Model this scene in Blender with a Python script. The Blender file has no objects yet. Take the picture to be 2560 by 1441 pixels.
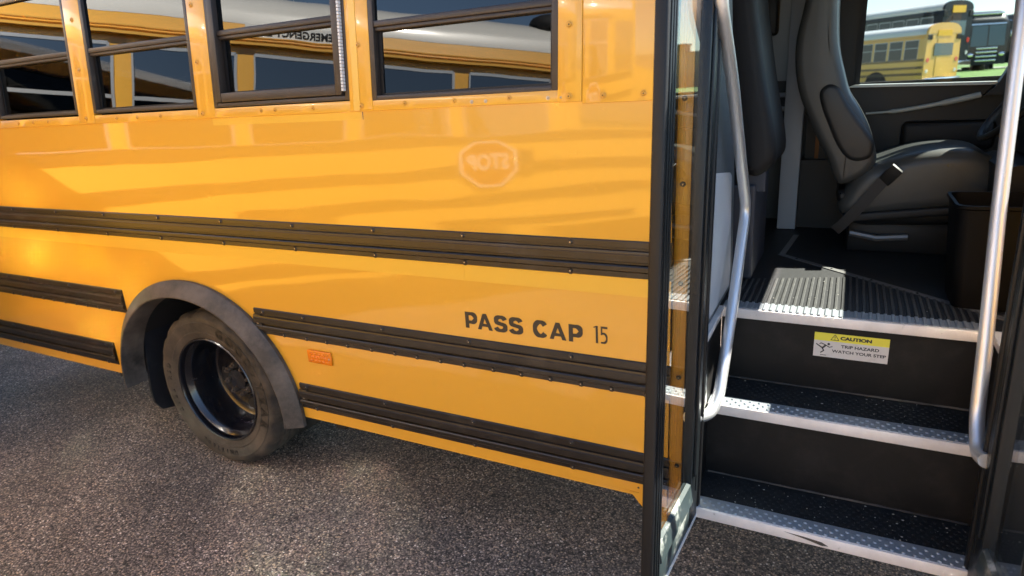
import bpy, bmesh, math, random
from mathutils import Vector, Matrix
from math import sin, cos, tan, pi, radians as R_
random.seed(7)
sc = bpy.context.scene
COL = sc.collection

# ------------------------------------------------------------------ camera
cam_d = bpy.data.cameras.new('camera'); cam = bpy.data.objects.new('camera', cam_d); COL.objects.link(cam)
sc.camera = cam
yaw, pit, rol = -0.48942566, 0.30101257, -0.05943273
fwd = Vector((sin(yaw)*cos(pit), cos(yaw)*cos(pit), -sin(pit)))
r0 = Vector((cos(yaw), -sin(yaw), 0)); u0 = r0.cross(fwd)
cr = r0*cos(rol)+u0*sin(rol); cu = u0*cos(rol)-r0*sin(rol)
M = Matrix(((cr.x, cu.x, -fwd.x, 0), (cr.y, cu.y, -fwd.y, -1.8), (cr.z, cu.z, -fwd.z, 1.73), (0, 0, 0, 1)))
cam.matrix_world = M
cam_d.sensor_width = 36; cam_d.lens = 36*1600.487/2560
cam_d.clip_start = 0.02; cam_d.clip_end = 5000
cam_d.dof.use_dof = True; cam_d.dof.focus_distance = 2.35; cam_d.dof.aperture_fstop = 3.0

# ------------------------------------------------------------------ world, sun, exposure
SUN_EL, SUN_AZ = R_(47.3), R_(49.4)            # azimuth measured from +y towards +x
w = bpy.data.worlds.new('World'); sc.world = w; w.use_nodes = True
nt = w.node_tree; bg = nt.nodes['Background']
sky = nt.nodes.new('ShaderNodeTexSky'); sky.sky_type = 'NISHITA'; sky.sun_disc = False
sky.sun_elevation = SUN_EL; sky.sun_rotation = SUN_AZ; sky.air_density = 1.0; sky.dust_density = 0.15; sky.ozone_density = 2.5
nt.links.new(sky.outputs[0], bg.inputs[0]); bg.inputs[1].default_value = 0.066
sd = bpy.data.lights.new('sun', 'SUN'); sun = bpy.data.objects.new('sun', sd); COL.objects.link(sun)
sd.energy = 5.0; sd.angle = R_(0.5); sd.color = (1.0, 0.94, 0.84)
sdir = Vector((sin(SUN_AZ)*cos(SUN_EL), cos(SUN_AZ)*cos(SUN_EL), sin(SUN_EL)))
sun.rotation_euler = sdir.to_track_quat('Z', 'Y').to_euler(); sun.location = sdir*60
sc.view_settings.view_transform = 'Standard'; sc.view_settings.look = 'None'
sc.view_settings.exposure = 2.58; sc.view_settings.gamma = 1.0
sc.render.engine = 'CYCLES'
sc.cycles.use_denoising = True
sc.cycles.max_bounces = 10; sc.cycles.diffuse_bounces = 5; sc.cycles.glossy_bounces = 6; sc.cycles.transparent_max_bounces = 16
sc.cycles.caustics_reflective = True; sc.cycles.blur_glossy = 0.0; sc.cycles.sample_clamp_indirect = 0

# ------------------------------------------------------------------ materials
def mat(name, col, rough=0.5, metal=0.0, coat=0.0, coat_rough=0.03, spec=0.5, trans=0.0, ior=1.5,
        noise=None, bump=None, bump2=None, dirt=None, emit=None):
    """noise=(scale, amount): value variation; bump=(scale, distance[, stretch]); dirt=(color, scale, lo, hi)"""
    m = bpy.data.materials.new(name); m.use_nodes = True
    n = m.node_tree.nodes; l = m.node_tree.links; b = n['Principled BSDF']
    b.inputs['Base Color'].default_value = (*col, 1); b.inputs['Roughness'].default_value = rough
    b.inputs['Metallic'].default_value = metal; b.inputs['Coat Weight'].default_value = coat
    b.inputs['Coat Roughness'].default_value = coat_rough; b.inputs['Specular IOR Level'].default_value = spec
    b.inputs['Transmission Weight'].default_value = trans; b.inputs['IOR'].default_value = ior
    tc = n.new('ShaderNodeTexCoord')
    src = None
    if noise:
        t = n.new('ShaderNodeTexNoise'); t.inputs['Scale'].default_value = noise[0]; t.inputs['Detail'].default_value = 6
        t.inputs['Roughness'].default_value = 0.65
        l.new(tc.outputs['Object'], t.inputs['Vector'])
        r = n.new('ShaderNodeMapRange'); r.inputs[1].default_value = .3; r.inputs[2].default_value = .7
        r.inputs[3].default_value = 1-noise[1]; r.inputs[4].default_value = 1+noise[1]
        l.new(t.outputs['Fac'], r.inputs[0])
        mx = n.new('ShaderNodeVectorMath'); mx.operation = 'SCALE'; mx.inputs[0].default_value = col
        l.new(r.outputs[0], mx.inputs['Scale']); src = mx.outputs[0]
    if dirt:
        t = n.new('ShaderNodeTexNoise'); t.inputs['Scale'].default_value = dirt[1]; t.inputs['Detail'].default_value = 8
        t.inputs['Roughness'].default_value = 0.7
        l.new(tc.outputs['Object'], t.inputs['Vector'])
        r = n.new('ShaderNodeMapRange'); r.inputs[1].default_value = dirt[2]; r.inputs[2].default_value = dirt[3]
        l.new(t.outputs['Fac'], r.inputs[0])
        mx = n.new('ShaderNodeMix'); mx.data_type = 'RGBA'; l.new(r.outputs[0], mx.inputs[0])
        if src: l.new(src, mx.inputs[6])
        else: mx.inputs[6].default_value = (*col, 1)
        mx.inputs[7].default_value = (*dirt[0], 1); src = mx.outputs[2]
        rr = n.new('ShaderNodeMapRange'); rr.inputs[3].default_value = rough; rr.inputs[4].default_value = max(rough, .75)
        l.new(r.outputs[0], rr.inputs[0]); l.new(rr.outputs[0], b.inputs['Roughness'])
    if src: l.new(src, b.inputs['Base Color'])
    last = None
    for bp in (bump, bump2):
        if not bp: continue
        t = n.new('ShaderNodeTexNoise'); t.inputs['Scale'].default_value = bp[0]; t.inputs['Detail'].default_value = bp[3] if len(bp) > 3 else 2
        if len(bp) > 2:
            mp = n.new('ShaderNodeMapping'); mp.inputs['Scale'].default_value = bp[2]
            l.new(tc.outputs['Object'], mp.inputs[0]); l.new(mp.outputs[0], t.inputs['Vector'])
        else: l.new(tc.outputs['Object'], t.inputs['Vector'])
        bm_ = n.new('ShaderNodeBump'); bm_.inputs['Strength'].default_value = 1; bm_.inputs['Distance'].default_value = bp[1]
        l.new(t.outputs['Fac'], bm_.inputs['Height'])
        if last: l.new(last, bm_.inputs['Normal'])
        last = bm_.outputs[0]
    if last:
        l.new(last, b.inputs['Normal']); l.new(last, b.inputs['Coat Normal'])
    if emit:
        b.inputs['Emission Color'].default_value = (*emit[0], 1); b.inputs['Emission Strength'].default_value = emit[1]
    return m

def glass(name, tint, ior=1.5, wave=0.0, rough=0.0, refl=1.0):
    m = bpy.data.materials.new(name); m.use_nodes = True
    n = m.node_tree.nodes; l = m.node_tree.links; n.remove(n['Principled BSDF'])
    out = n['Material Output']
    tr = n.new('ShaderNodeBsdfTransparent'); tr.inputs[0].default_value = (*tint, 1)
    gl = n.new('ShaderNodeBsdfGlossy'); gl.inputs['Roughness'].default_value = rough; gl.inputs[0].default_value = (1, 1, 1, 1)
    fr = n.new('ShaderNodeFresnel'); fr.inputs[0].default_value = ior
    ge = n.new('ShaderNodeNewGeometry')
    iv = n.new('ShaderNodeMath'); iv.operation = 'SUBTRACT'; iv.inputs[0].default_value = refl; l.new(ge.outputs['Backfacing'], iv.inputs[1])
    iv.use_clamp = False
    mu = n.new('ShaderNodeMath'); mu.operation = 'MULTIPLY'; mu.use_clamp = True; l.new(fr.outputs[0], mu.inputs[0]); l.new(iv.outputs[0], mu.inputs[1])
    mx = n.new('ShaderNodeMixShader'); l.new(mu.outputs[0], mx.inputs[0]); l.new(tr.outputs[0], mx.inputs[1]); l.new(gl.outputs[0], mx.inputs[2])
    l.new(mx.outputs[0], out.inputs[0])
    if wave:
        tc = n.new('ShaderNodeTexCoord'); t = n.new('ShaderNodeTexNoise'); t.inputs['Scale'].default_value = 3.5; t.inputs['Detail'].default_value = 1
        l.new(tc.outputs['Object'], t.inputs['Vector'])
        b = n.new('ShaderNodeBump'); b.inputs['Strength'].default_value = 1; b.inputs['Distance'].default_value = wave
        l.new(t.outputs['Fac'], b.inputs['Height']); l.new(b.outputs[0], gl.inputs['Normal'])
    return m

YEL = (0.72, 0.36, 0.026)
m_yel = mat('yellow_paint', YEL, 0.38, coat=0.9, coat_rough=0.05, bump=(1.0, 0.0030, (0.9, 1, 3.2), 1), bump2=(1.0, 0.0008, (3, 1, 9), 0))
m_yel2 = mat('yellow_paint_trim', YEL, 0.36, coat=0.6, coat_rough=0.05, bump=(14, 0.0004))
m_tape = mat('reflective_tape', (0.76, 0.43, 0.035), 0.42, coat=0.5, coat_rough=0.2, bump=(260, 0.0003))
m_rail = mat('black_rail_paint', (0.013, 0.010, 0.008), 0.36, coat=0.2, coat_rough=0.2, bump=(3, 0.001, (1, 1, 1)), dirt=((0.07, 0.055, 0.04), 9, .52, .95))
m_frame = mat('bronze_window_frame', (0.034, 0.025, 0.020), 0.42, bump=(40, 0.0002), dirt=((0.12, 0.09, 0.065), 14, .55, .95))
m_rubber = mat('black_rubber', (0.006, 0.006, 0.007), 0.45, spec=.35, bump=(30, 0.0004), dirt=((0.03, 0.03, 0.03), 7, .6, 1.0))
m_leaf = mat('black_door_frame', (0.007, 0.009, 0.011), 0.38, spec=.4, dirt=((0.05, 0.05, 0.05), 6, .62, 1.0))
m_kick = mat('worn_glint_door_bottom', (0.03, 0.042, 0.045), 0.35, dirt=((0.28, 0.29, 0.27), 9, .53, .63), bump=(60, 0.0002))  # pale patches: scratches, with sun glints put into the colour
m_pane = glass('window_pane', (0.06, 0.06, 0.06), 1.58, wave=0.0007, refl=1.05)
m_leafglass = glass('door_glass', (0.96, 0.98, 0.97), 1.5, refl=1.3)
m_drvglass = glass('driver_glass', (0.62, 0.65, 0.64), 1.45, refl=.35)
m_scr = mat('screw_black', (0.05, 0.045, 0.04), 0.35, metal=0.6)
m_scry = mat('screw_painted', (0.62, 0.30, 0.03), 0.35, coat=0.5)
m_scrs = mat('screw_steel', (0.5, 0.46, 0.4), 0.35, metal=0.9)
m_letter = mat('letter_black', (0.035, 0.028, 0.02), 0.45)
m_amber = mat('amber_lens', (0.78, 0.21, 0.0), 0.25, coat=0.4, coat_rough=0.05)
m_flare = mat('dusty_flare_plastic', (0.028, 0.025, 0.022), 0.5, noise=(6, .25), dirt=((0.19, 0.155, 0.125), 3.5, .42, .80), bump=(120, 0.0005))
m_rib = mat('worn_rib_rubber', (0.045, 0.046, 0.046), 0.5, noise=(60, .3), dirt=((0.12, 0.12, 0.11), 40, .60, .74))
m_black = mat('inner_black', (0.008, 0.008, 0.009), 0.75)
m_flap = mat('mud_flap_rubber', (0.013, 0.014, 0.018), 0.5, dirt=((0.06, 0.06, 0.06), 9, .55, .9))
m_tyre = mat('tyre_rubber', (0.024, 0.021, 0.018), 0.72, noise=(9, .35), dirt=((0.11, 0.09, 0.068), 4, .42, .78), bump=(90, 0.0006))
m_tyretxt = mat('tyre_letters', (0.010, 0.009, 0.008), 0.6)
m_rim = mat('black_wheel_paint', (0.006, 0.006, 0.008), 0.25, coat=0.6, coat_rough=0.10, dirt=((0.05, 0.042, 0.034), 8, .62, .9))
m_nut = mat('wheel_nut', (0.12, 0.10, 0.085), 0.4, metal=0.5)
m_step = mat('step_rubber', (0.009, 0.010, 0.011), 0.62, spec=.35, noise=(40, .4), dirt=((0.05, 0.047, 0.044), 14, .58, .85), bump=(130, 0.0016))
m_riser = mat('riser_rubber', (0.005, 0.0045, 0.0045), 0.55, spec=.3, dirt=((0.030, 0.025, 0.021), 5, .50, .85), bump=(30, 0.0005))
m_alu = mat('worn_aluminium_nosing', (0.80, 0.74, 0.70), 0.42, metal=0.15, noise=(11, .12), dirt=((0.22, 0.19, 0.16), 26, .64, .76))
m_alud = mat('dimpled_strip', (0.34, 0.37, 0.40), 0.38, metal=0.5, dirt=((0.10, 0.10, 0.10), 30, .60, .80))
m_strip = mat('floor_strip_aluminium', (0.22, 0.22, 0.22), 0.45, metal=0.6)
m_steel = mat('brushed_stainless', (0.78, 0.78, 0.79), 0.42, metal=0.85, bump=(1, 0.0002, (400, 400, 4)))
m_floor = mat('floor_rubber', (0.014, 0.015, 0.017), 0.55, noise=(60, .35), dirt=((0.12, 0.12, 0.12), 120, .66, .74), bump=(200, 0.0006))
m_white = mat('white_panel', (0.42, 0.45, 0.49), 0.45, noise=(3, .06))
m_greywall = mat('grey_wall', (0.07, 0.085, 0.10), 0.5, bump=(80, 0.0005))
m_liner = mat('interior_liner', (0.09, 0.09, 0.09), 0.6)
m_dark = mat('dark_plastic', (0.014, 0.0145, 0.015), 0.5, spec=.35, bump=(150, 0.0003))
m_seat = mat('grey_vinyl_seat', (0.058, 0.062, 0.060), 0.42, bump=(220, 0.0004), noise=(8, .08))
m_seatin = mat('dark_vinyl_insert', (0.022, 0.023, 0.023), 0.45, bump=(220, 0.0004))
m_pseat = mat('black_vinyl', (0.009, 0.009, 0.010), 0.55, spec=.3, bump=(180, 0.0004))
m_belt = mat('belt_webbing', (0.04, 0.038, 0.036), 0.7, bump=(400, 0.0004))
m_tanbelt = mat('tan_belt', (0.30, 0.13, 0.04), 0.7)
m_bin = mat('bin_plastic', (0.0025, 0.0025, 0.003), 0.5, spec=.12)
m_sty = mat('sticker_yellow', (0.80, 0.72, 0.06), 0.4)
m_stw = mat('sticker_white', (0.66, 0.62, 0.58), 0.4, dirt=((0.45, 0.41, 0.37), 30, .55, .8))
m_ink = mat('sticker_ink', (0.03, 0.03, 0.03), 0.5)
m_roofw = mat('white_roof_paint', (0.60, 0.59, 0.55), 0.35, coat=0.5, coat_rough=0.1)
m_oyel = mat('other_bus_yellow', (0.72, 0.38, 0.05), 0.35, coat=0.8, coat_rough=0.05, bump=(2.0, 0.0015, (1, 1, 4), 1))
m_opane = mat('dark_bus_window', (0.30, 0.295, 0.29), 0.035, metal=1, bump=(1, 0.0015, (4.2, 4.2, 0.55), 0))
m_fpane = mat('far_bus_window', (0.02, 0.025, 0.03), 0.3)
m_silver = mat('silver_window_frame', (0.42, 0.44, 0.46), 0.35, metal=0.4)
m_red = mat('stop_red', (0.24, 0.02, 0.015), 0.4)
m_signw = mat('sign_white', (0.68, 0.68, 0.66), 0.4)
m_lamp_r = mat('red_lamp', (0.6, 0.03, 0.02), 0.2, coat=1)
m_coach = mat('black_coach_paint', (0.010, 0.012, 0.018), 0.4, spec=.3)
m_cglass = mat('coach_windshield', (0.05, 0.10, 0.14), 0.12, spec=0.6)
m_chrome = mat('chrome', (0.8, 0.8, 0.82), 0.12, metal=1.0)
m_brick = mat('tan_brick', (0.42, 0.26, 0.17), 0.85, noise=(2, .12))

# asphalt with exposed aggregate
def asphalt():
    m = bpy.data.materials.new('aggregate_asphalt'); m.use_nodes = True
    n = m.node_tree.nodes; l = m.node_tree.links; b = n['Principled BSDF']
    tc = n.new('ShaderNodeTexCoord')
    v = n.new('ShaderNodeTexVoronoi'); v.inputs['Scale'].default_value = 140; v.inputs['Randomness'].default_value = 1
    v2 = n.new('ShaderNodeTexVoronoi'); v2.inputs['Scale'].default_value = 230
    big = n.new('ShaderNodeTexNoise'); big.inputs['Scale'].default_value = 2.2; big.inputs['Detail'].default_value = 5
    fine = n.new('ShaderNodeTexNoise'); fine.inputs['Scale'].default_value = 60; fine.inputs['Detail'].default_value = 4
    for q in (v, v2, big, fine): l.new(tc.outputs['Object'], q.inputs['Vector'])
    cr_ = n.new('ShaderNodeValToRGB'); e = cr_.color_ramp.elements
    e[0].position = 0.0; e[0].color = (0.022, 0.018, 0.015, 1); e[1].position = 1.0; e[1].color = (0.75, 0.66, 0.58, 1)
    for p, c in ((.30, (0.12, 0.094, 0.078, 1)), (.62, (0.20, 0.155, 0.127, 1)), (.84, (0.33, 0.26, 0.21, 1)), (.955, (0.46, 0.33, 0.22, 1))):
        x = e.new(p); x.color = c
    sx = n.new('ShaderNodeSeparateColor'); l.new(v.outputs['Color'], sx.inputs[0])
    l.new(sx.outputs[0], cr_.inputs[0])
    # darken gaps between the stones (tar)
    gp = n.new('ShaderNodeMapRange'); gp.inputs[1].default_value = .35; gp.inputs[2].default_value = .75; gp.inputs[3].default_value = 1; gp.inputs[4].default_value = 0.32
    l.new(v.outputs['Distance'], gp.inputs[0])
    s1 = n.new('ShaderNodeVectorMath'); s1.operation = 'SCALE'; l.new(cr_.outputs[0], s1.inputs[0]); l.new(gp.outputs[0], s1.inputs['Scale'])
    bg_ = n.new('ShaderNodeMapRange'); bg_.inputs[1].default_value = .3; bg_.inputs[2].default_value = .7; bg_.inputs[3].default_value = .80; bg_.inputs[4].default_value = 1.45
    l.new(big.outputs['Fac'], bg_.inputs[0])
    s2 = n.new('ShaderNodeVectorMath'); s2.operation = 'SCALE'; l.new(s1.outputs[0], s2.inputs[0]); l.new(bg_.outputs[0], s2.inputs['Scale'])
    l.new(s2.outputs[0], b.inputs['Base Color']); b.inputs['Roughness'].default_value = 0.72
    b1 = n.new('ShaderNodeBump'); b1.invert = True; b1.inputs['Distance'].default_value = 0.0045; l.new(v.outputs['Distance'], b1.inputs['Height'])
    b2 = n.new('ShaderNodeBump'); b2.inputs['Distance'].default_value = 0.002; l.new(v2.outputs['Distance'], b2.inputs['Height']); l.new(b1.outputs[0], b2.inputs['Normal'])
    b3 = n.new('ShaderNodeBump'); b3.inputs['Distance'].default_value = 0.004; l.new(fine.outputs['Fac'], b3.inputs['Height']); l.new(b2.outputs[0], b3.inputs['Normal'])
    l.new(b3.outputs[0], b.inputs['Normal'])
    return m
m_asph = asphalt()
m_grass = mat('short_grass', (0.10, 0.20, 0.03), 0.8, noise=(2.5, .35), bump=(20, 0.03))

# ------------------------------------------------------------------ object helpers
def tag(o, label=None, cat=None, group=None, kind=None):
    if label: o['label'] = label
    if cat: o['category'] = cat
    if group: o['group'] = group
    if kind: o['kind'] = kind
    return o
def thing(name, loc, label, cat, rz=0, group=None):
    o = bpy.data.objects.new(name, None); COL.objects.link(o); o.location = loc; o.rotation_euler = (0, 0, rz)
    o.empty_display_size = 0.2
    return tag(o, label, cat, group)
def obj(name, bm, m, parent=None, smooth=False, local=False, label=None, org=None):
    """bm is in world coordinates unless local; a part of our bus is shifted by the thing's location"""
    me = bpy.data.meshes.new(name)
    if parent is not None and not local:
        root = parent
        while root.parent: root = root.parent
        bmesh.ops.translate(bm, verts=bm.verts, vec=-Vector(root.location))
    bmesh.ops.recalc_face_normals(bm, faces=bm.faces)
    if smooth:
        for f in bm.faces: f.smooth = True
    bm.to_mesh(me); bm.free()
    if smooth: me.set_sharp_from_angle(angle=R_(38))
    ms = m if isinstance(m, (list, tuple)) else [m]
    for q in ms: me.materials.append(q)
    o = bpy.data.objects.new(name, me); COL.objects.link(o)
    if parent is not None: o.parent = parent
    if label: o['label'] = label
    return o
NB = bmesh.new
def hexa(bm, P, mi=0):
    v = [bm.verts.new(p) for p in P]
    fs = []
    for f in ((0, 1, 2, 3), (4, 7, 6, 5), (0, 4, 5, 1), (1, 5, 6, 2), (2, 6, 7, 3), (3, 7, 4, 0)):
        fc = bm.faces.new([v[i] for i in f]); fc.material_index = mi; fs.append(fc)
    return v, fs
def box(bm, x0, x1, y0, y1, z0, z1, f=None, bev=0, mi=0, seg=2):
    P = [(x0, y0, z0), (x1, y0, z0), (x1, y1, z0), (x0, y1, z0), (x0, y0, z1), (x1, y0, z1), (x1, y1, z1), (x0, y1, z1)]
    v, fs = hexa(bm, P, mi)
    if bev:
        es = list({e for q in fs for e in q.edges})
        r = bmesh.ops.bevel(bm, geom=es, offset=bev, segments=seg, affect='EDGES', profile=0.5)
        v = list({q for q in v if q.is_valid} | set(r['verts']))
    if f:
        for q in v: q.co = f(q.co)
    return bm
TH = R_(5.6); ZB = 1.69
def lean(c):                     # c=(x, inward offset, height above the belt line) on the leaning upper side
    return Vector((c[0], c[1]*cos(TH)+c[2]*sin(TH), ZB+c[2]*cos(TH)-c[1]*sin(TH)))
def prism(bm, pts, axis, a, b, mi=0, f=None):
    """pts 2D outline extruded along axis from a to b; (u,v)->x: (y,z), y: (x,z), z: (x,y)"""
    def P(u, v, t):
        c = Vector({'x': (t, u, v), 'y': (u, t, v), 'z': (u, v, t)}[axis]); return f(c) if f else c
    A = [bm.verts.new(P(u, v, a)) for u, v in pts]; B = [bm.verts.new(P(u, v, b)) for u, v in pts]
    n = len(pts); out = [bm.faces.new(A), bm.faces.new(B[::-1])]
    for i in range(n): out.append(bm.faces.new((A[i], B[i], B[(i+1) % n], A[(i+1) % n])))
    for q in out: q.material_index = mi
    return out
def tube(bm, pts, r, seg=12, closed=False, mi=0):
    pts = [Vector(p) for p in pts]; n = len(pts); rings = []
    up = None
    for i, p in enumerate(pts):
        a = pts[i-1] if (i or closed) else p; b = pts[(i+1) % n] if (i < n-1 or closed) else p
        t = (b-a).normalized()
        if up is None: up = t.orthogonal().normalized()
        up = (up-t*up.dot(t)).normalized(); s = t.cross(up)
        rr = r[i] if isinstance(r, (list, tuple)) else r
        rings.append([bm.verts.new(p+up*cos(2*pi*k/seg)*rr+s*sin(2*pi*k/seg)*rr) for k in range(seg)])
    for i in range(n if closed else n-1):
        A, B = rings[i], rings[(i+1) % n]
        for k in range(seg):
            f_ = bm.faces.new((A[k], A[(k+1) % seg], B[(k+1) % seg], B[k])); f_.material_index = mi
    if not closed: bm.faces.new(rings[0][::-1]); bm.faces.new(rings[-1])
    return bm
def smooth_path(pts, n=6, rad=.5):
    """Catmull-Rom"""
    P = [Vector(p) for p in pts]; P = [P[0]*2-P[1]]+P+[P[-1]*2-P[-2]]; out = []
    for i in range(1, len(P)-2):
        for k in range(n):
            t = k/n; a, b, c, d = P[i-1], P[i], P[i+1], P[i+2]
            out.append(0.5*((2*b)+(c-a)*t+(2*a-5*b+4*c-d)*t*t+(3*b-a-3*c+d)*t**3))
    out.append(P[-2]); return out
def corner_path(pts, r=.05, n=6):
    """polyline with rounded corners"""
    P = [Vector(p) for p in pts]; out = [P[0]]
    for i in range(1, len(P)-1):
        a = (P[i-1]-P[i]); b = (P[i+1]-P[i]); d = min(r, a.length*.45, b.length*.45); A = P[i]+a.normalized()*d; B = P[i]+b.normalized()*d
        for k in range(n+1):
            t = k/n; out.append(A*(1-t)**2+P[i]*2*t*(1-t)+B*t*t)
    out.append(P[-1]); return out
def lathe(bm, prof, cx, cz, seg=64, f=None, mi=0, a0=0, a1=2*pi):
    """prof=(y, radius) around the y axis"""
    full = abs(a1-a0-2*pi) < 1e-6; rings = []
    ns = seg if full else seg+1
    for k in range(ns):
        a = a0+(a1-a0)*k/seg
        ring = []
        for j, (y, r) in enumerate(prof):
            rr = f(k, j, r) if f else r
            ring.append(bm.verts.new((cx+cos(a)*rr, y, cz+sin(a)*rr)))
        rings.append(ring)
    for k in range(seg):
        A, B = rings[k], rings[(k+1) % ns]
        for j in range(len(prof)-1):
            q = bm.faces.new((A[j], B[j], B[j+1], A[j+1])); q.material_index = mi
    return rings
def text_bm(s, size, ext=0.0004, bold=0.0, sx=1.0, align='LEFT', space=1.0):
    cu_ = bpy.data.curves.new('t', 'FONT'); cu_.body = s; cu_.size = size; cu_.extrude = ext; cu_.offset = bold
    cu_.align_x = align; cu_.resolution_u = 5; cu_.space_character = space
    o = bpy.data.objects.new('t', cu_); COL.objects.link(o)
    bpy.context.view_layer.update()
    me = o.evaluated_get(bpy.context.evaluated_depsgraph_get()).to_mesh()
    bm = bmesh.new(); bm.from_mesh(me)
    for v in bm.verts: v.co.x *= sx
    bpy.data.objects.remove(o); bpy.data.curves.remove(cu_)
    return bm
def place(bm, o, ux, uy):
    """map local x,y,z of bm to o + x*ux + y*uy + z*(ux x uy)"""
    o, ux, uy = Vector(o), Vector(ux), Vector(uy); uz = ux.cross(uy)
    for v in bm.verts: v.co = o+ux*v.co.x+uy*v.co.y+uz*v.co.z
    return bm
def merge(dst, src):
    me = bpy.data.meshes.new('tmp'); src.to_mesh(me); src.free(); dst.from_mesh(me); bpy.data.meshes.remove(me); return dst
def ell(bm, c, r, seg=12, rings=8, mi=0):
    rs = []
    for i in range(rings+1):
        a = pi*i/rings-pi/2
        rs.append([bm.verts.new((c[0]+r[0]*cos(a)*cos(2*pi*k/seg), c[1]+r[1]*cos(a)*sin(2*pi*k/seg), c[2]+r[2]*sin(a))) for k in range(seg)])
    for i in range(rings):
        for k in range(seg):
            q = bm.faces.new((rs[i][k], rs[i][(k+1) % seg], rs[i+1][(k+1) % seg], rs[i+1][k])); q.material_index = mi
    bmesh.ops.remove_doubles(bm, verts=bm.verts, dist=1e-6)
    return bm

# ------------------------------------------------------------------ setting
bm = NB()
def gz(x, y):
    t = max(0, min(1, (y-18)/12)); u = max(0, min(1, (y-34)/14)); return 0.45*t*t*(3-2*t)+0.7*u*u*(3-2*u)
xs = [-400, -150, -60, -30, -15, -8, -4, 0, 4, 8, 15, 30, 60, 150, 400]
ys = [-400, -150, -60, -25, -12, -6, 0, 6, 12, 18, 20, 22, 24, 26, 28, 30]
V = [[bm.verts.new((x, y, gz(x, y))) for x in xs] for y in ys]
for i in range(len(ys)-1):
    for j in range(len(xs)-1): bm.faces.new((V[i][j], V[i][j+1], V[i+1][j+1], V[i+1][j]))
g = obj('parking_lot_ground', bm, m_asph, smooth=True); tag(g, kind='structure')
bm = NB()
V = [[bm.verts.new((x, y, gz(x, y))) for x in (-1500, -60, -20, 0, 8, 20, 60, 1500)] for y in (30, 33, 36, 39, 42, 45, 48, 51, 80, 150, 400, 1500)]
for i in range(11):
    for j in range(7): bm.faces.new((V[i][j], V[i][j+1], V[i+1][j+1], V[i+1][j]))
g = obj('grass_field', bm, m_grass); tag(g, kind='structure')
bm = NB(); box(bm, -60, 120, 62, 68, 1.155, 1.17); g = obj('road', bm, mat('pale_road', (0.42, 0.40, 0.37), .8, noise=(2, .1))); tag(g, kind='structure')

# ================================================================== OUR BUS
BX0, BX1, JX = -4.78, -0.43, -0.43
bus = thing('school_bus', (-2.2, 1.05, 0), 'yellow school bus nearest the camera, its front doors folded open over black steps', 'school bus')
WC, WZ, WR = -2.65, 0.405, 0.405

# lower side skin with a gentle outward bulge under the windows, wheel arch cut out
def bulge(z):
    if z > 1.281: t = (z-1.281)/(ZB-1.281); return -0.0042*(1-(2*t-1)**2)
    return 0.0
AA, AB, AZ = 0.60, 0.555, 0.40     # arch half width, height, base
bm = NB()
zs = [0.42, 0.55, 0.70, 0.86, 0.955, 1.05, 1.11, 1.165, 1.281]+[1.281+(ZB-1.281)*i/14 for i in range(1, 15)]
xs = sorted(set([BX0, -4.2, -3.8, -3.5, -3.35]+[WC+AA*cos(pi*i/20) for i in range(21)]+[-1.8, -1.4, -1.0, -.7, BX1]))
def archz(x):
    u = (x-WC)/AA
    return AZ+AB*math.sqrt(max(0, 1-u*u)) if abs(u) < 1 else -1
cols = []
for x in xs:
    a = archz(x); col = []
    for z in zs: col.append((x, bulge(z), max(z, a)) if a > .42 and z < 1.0 else (x, bulge(z), z))
    cols.append([bm.verts.new(c) for c in col])
for i in range(len(xs)-1):
    for j in range(len(zs)-1):
        q = [cols[i][j], cols[i+1][j], cols[i+1][j+1], cols[i][j+1]]
        if max(abs(q[3].co.z-q[0].co.z), abs(q[2].co.z-q[1].co.z)) < 1e-5: continue
        bm.faces.new(q)
bmesh.ops.remove_doubles(bm, verts=bm.verts, dist=1e-5)
# thickness / return flange at the bottom
box(bm, BX0, WC-AA-.02, .001, .04, .405, .419); box(bm, WC+AA+.02, BX1, .001, .04, .405, .419)
side = obj('side_panel', bm, m_yel, bus, smooth=True)
# inner backing, roof, rear, far side, floor, structure of the shell
bm = NB()
for (a, b) in ((BX0, -3.42), (-1.9, BX1-.02)): box(bm, a, b, .03, .045, .44, 1.6)
box(bm, BX0+.01, -3.35, .05, .5, .40, .46); box(bm, -1.95, -.46, .05, .6, .44, .60)
box(bm, BX0+.01, BX1-.02, .045, 2.08, .90, .935)
box(bm, -1.9, -1.85, .05, 2.0, .35, .9); box(bm, -3.45, -3.40, .05, 2.0, .35, .9)
obj('floor_structure', bm, m_black, bus)
bm = NB(); prism(bm, [(0.08, 2.37), (.14, 2.44), (.35, 2.52), (.7, 2.57), (1.1, 2.59), (1.5, 2.57), (1.85, 2.52), (2.04, 2.44), (2.10, 2.37), (2.07, 2.37), (1.8, 2.48), (1.1, 2.54), (.4, 2.48), (.11, 2.37)], 'x', BX0, .775)
obj('roof', bm, m_roofw, bus)
bm = NB(); box(bm, BX0-.02, BX0, 0.01, 2.09, .42, 2.36); prism(bm, [(.01, .4), (.01, 1.69), (.09, 2.37), (.7, 2.54), (1.5, 2.54), (2.09, 2.37), (2.10, .4)], 'x', BX0-.05, BX0-.021)
obj('rear_wall', bm, m_yel2, bus)
bm = NB(); box(bm, BX0, -.14, 2.08, 2.10, .42, 2.37); box(bm, -.139, 1.25, 2.0, 2.02, .42, 1.50)
obj('far_side_panel', bm, m_yel2, bus)
# header over windows and over the door
bm = NB(); box(bm, BX0, .72, -.001, .02, .58, .69, f=lean)
obj('window_header', bm, m_yel2, bus)
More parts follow.
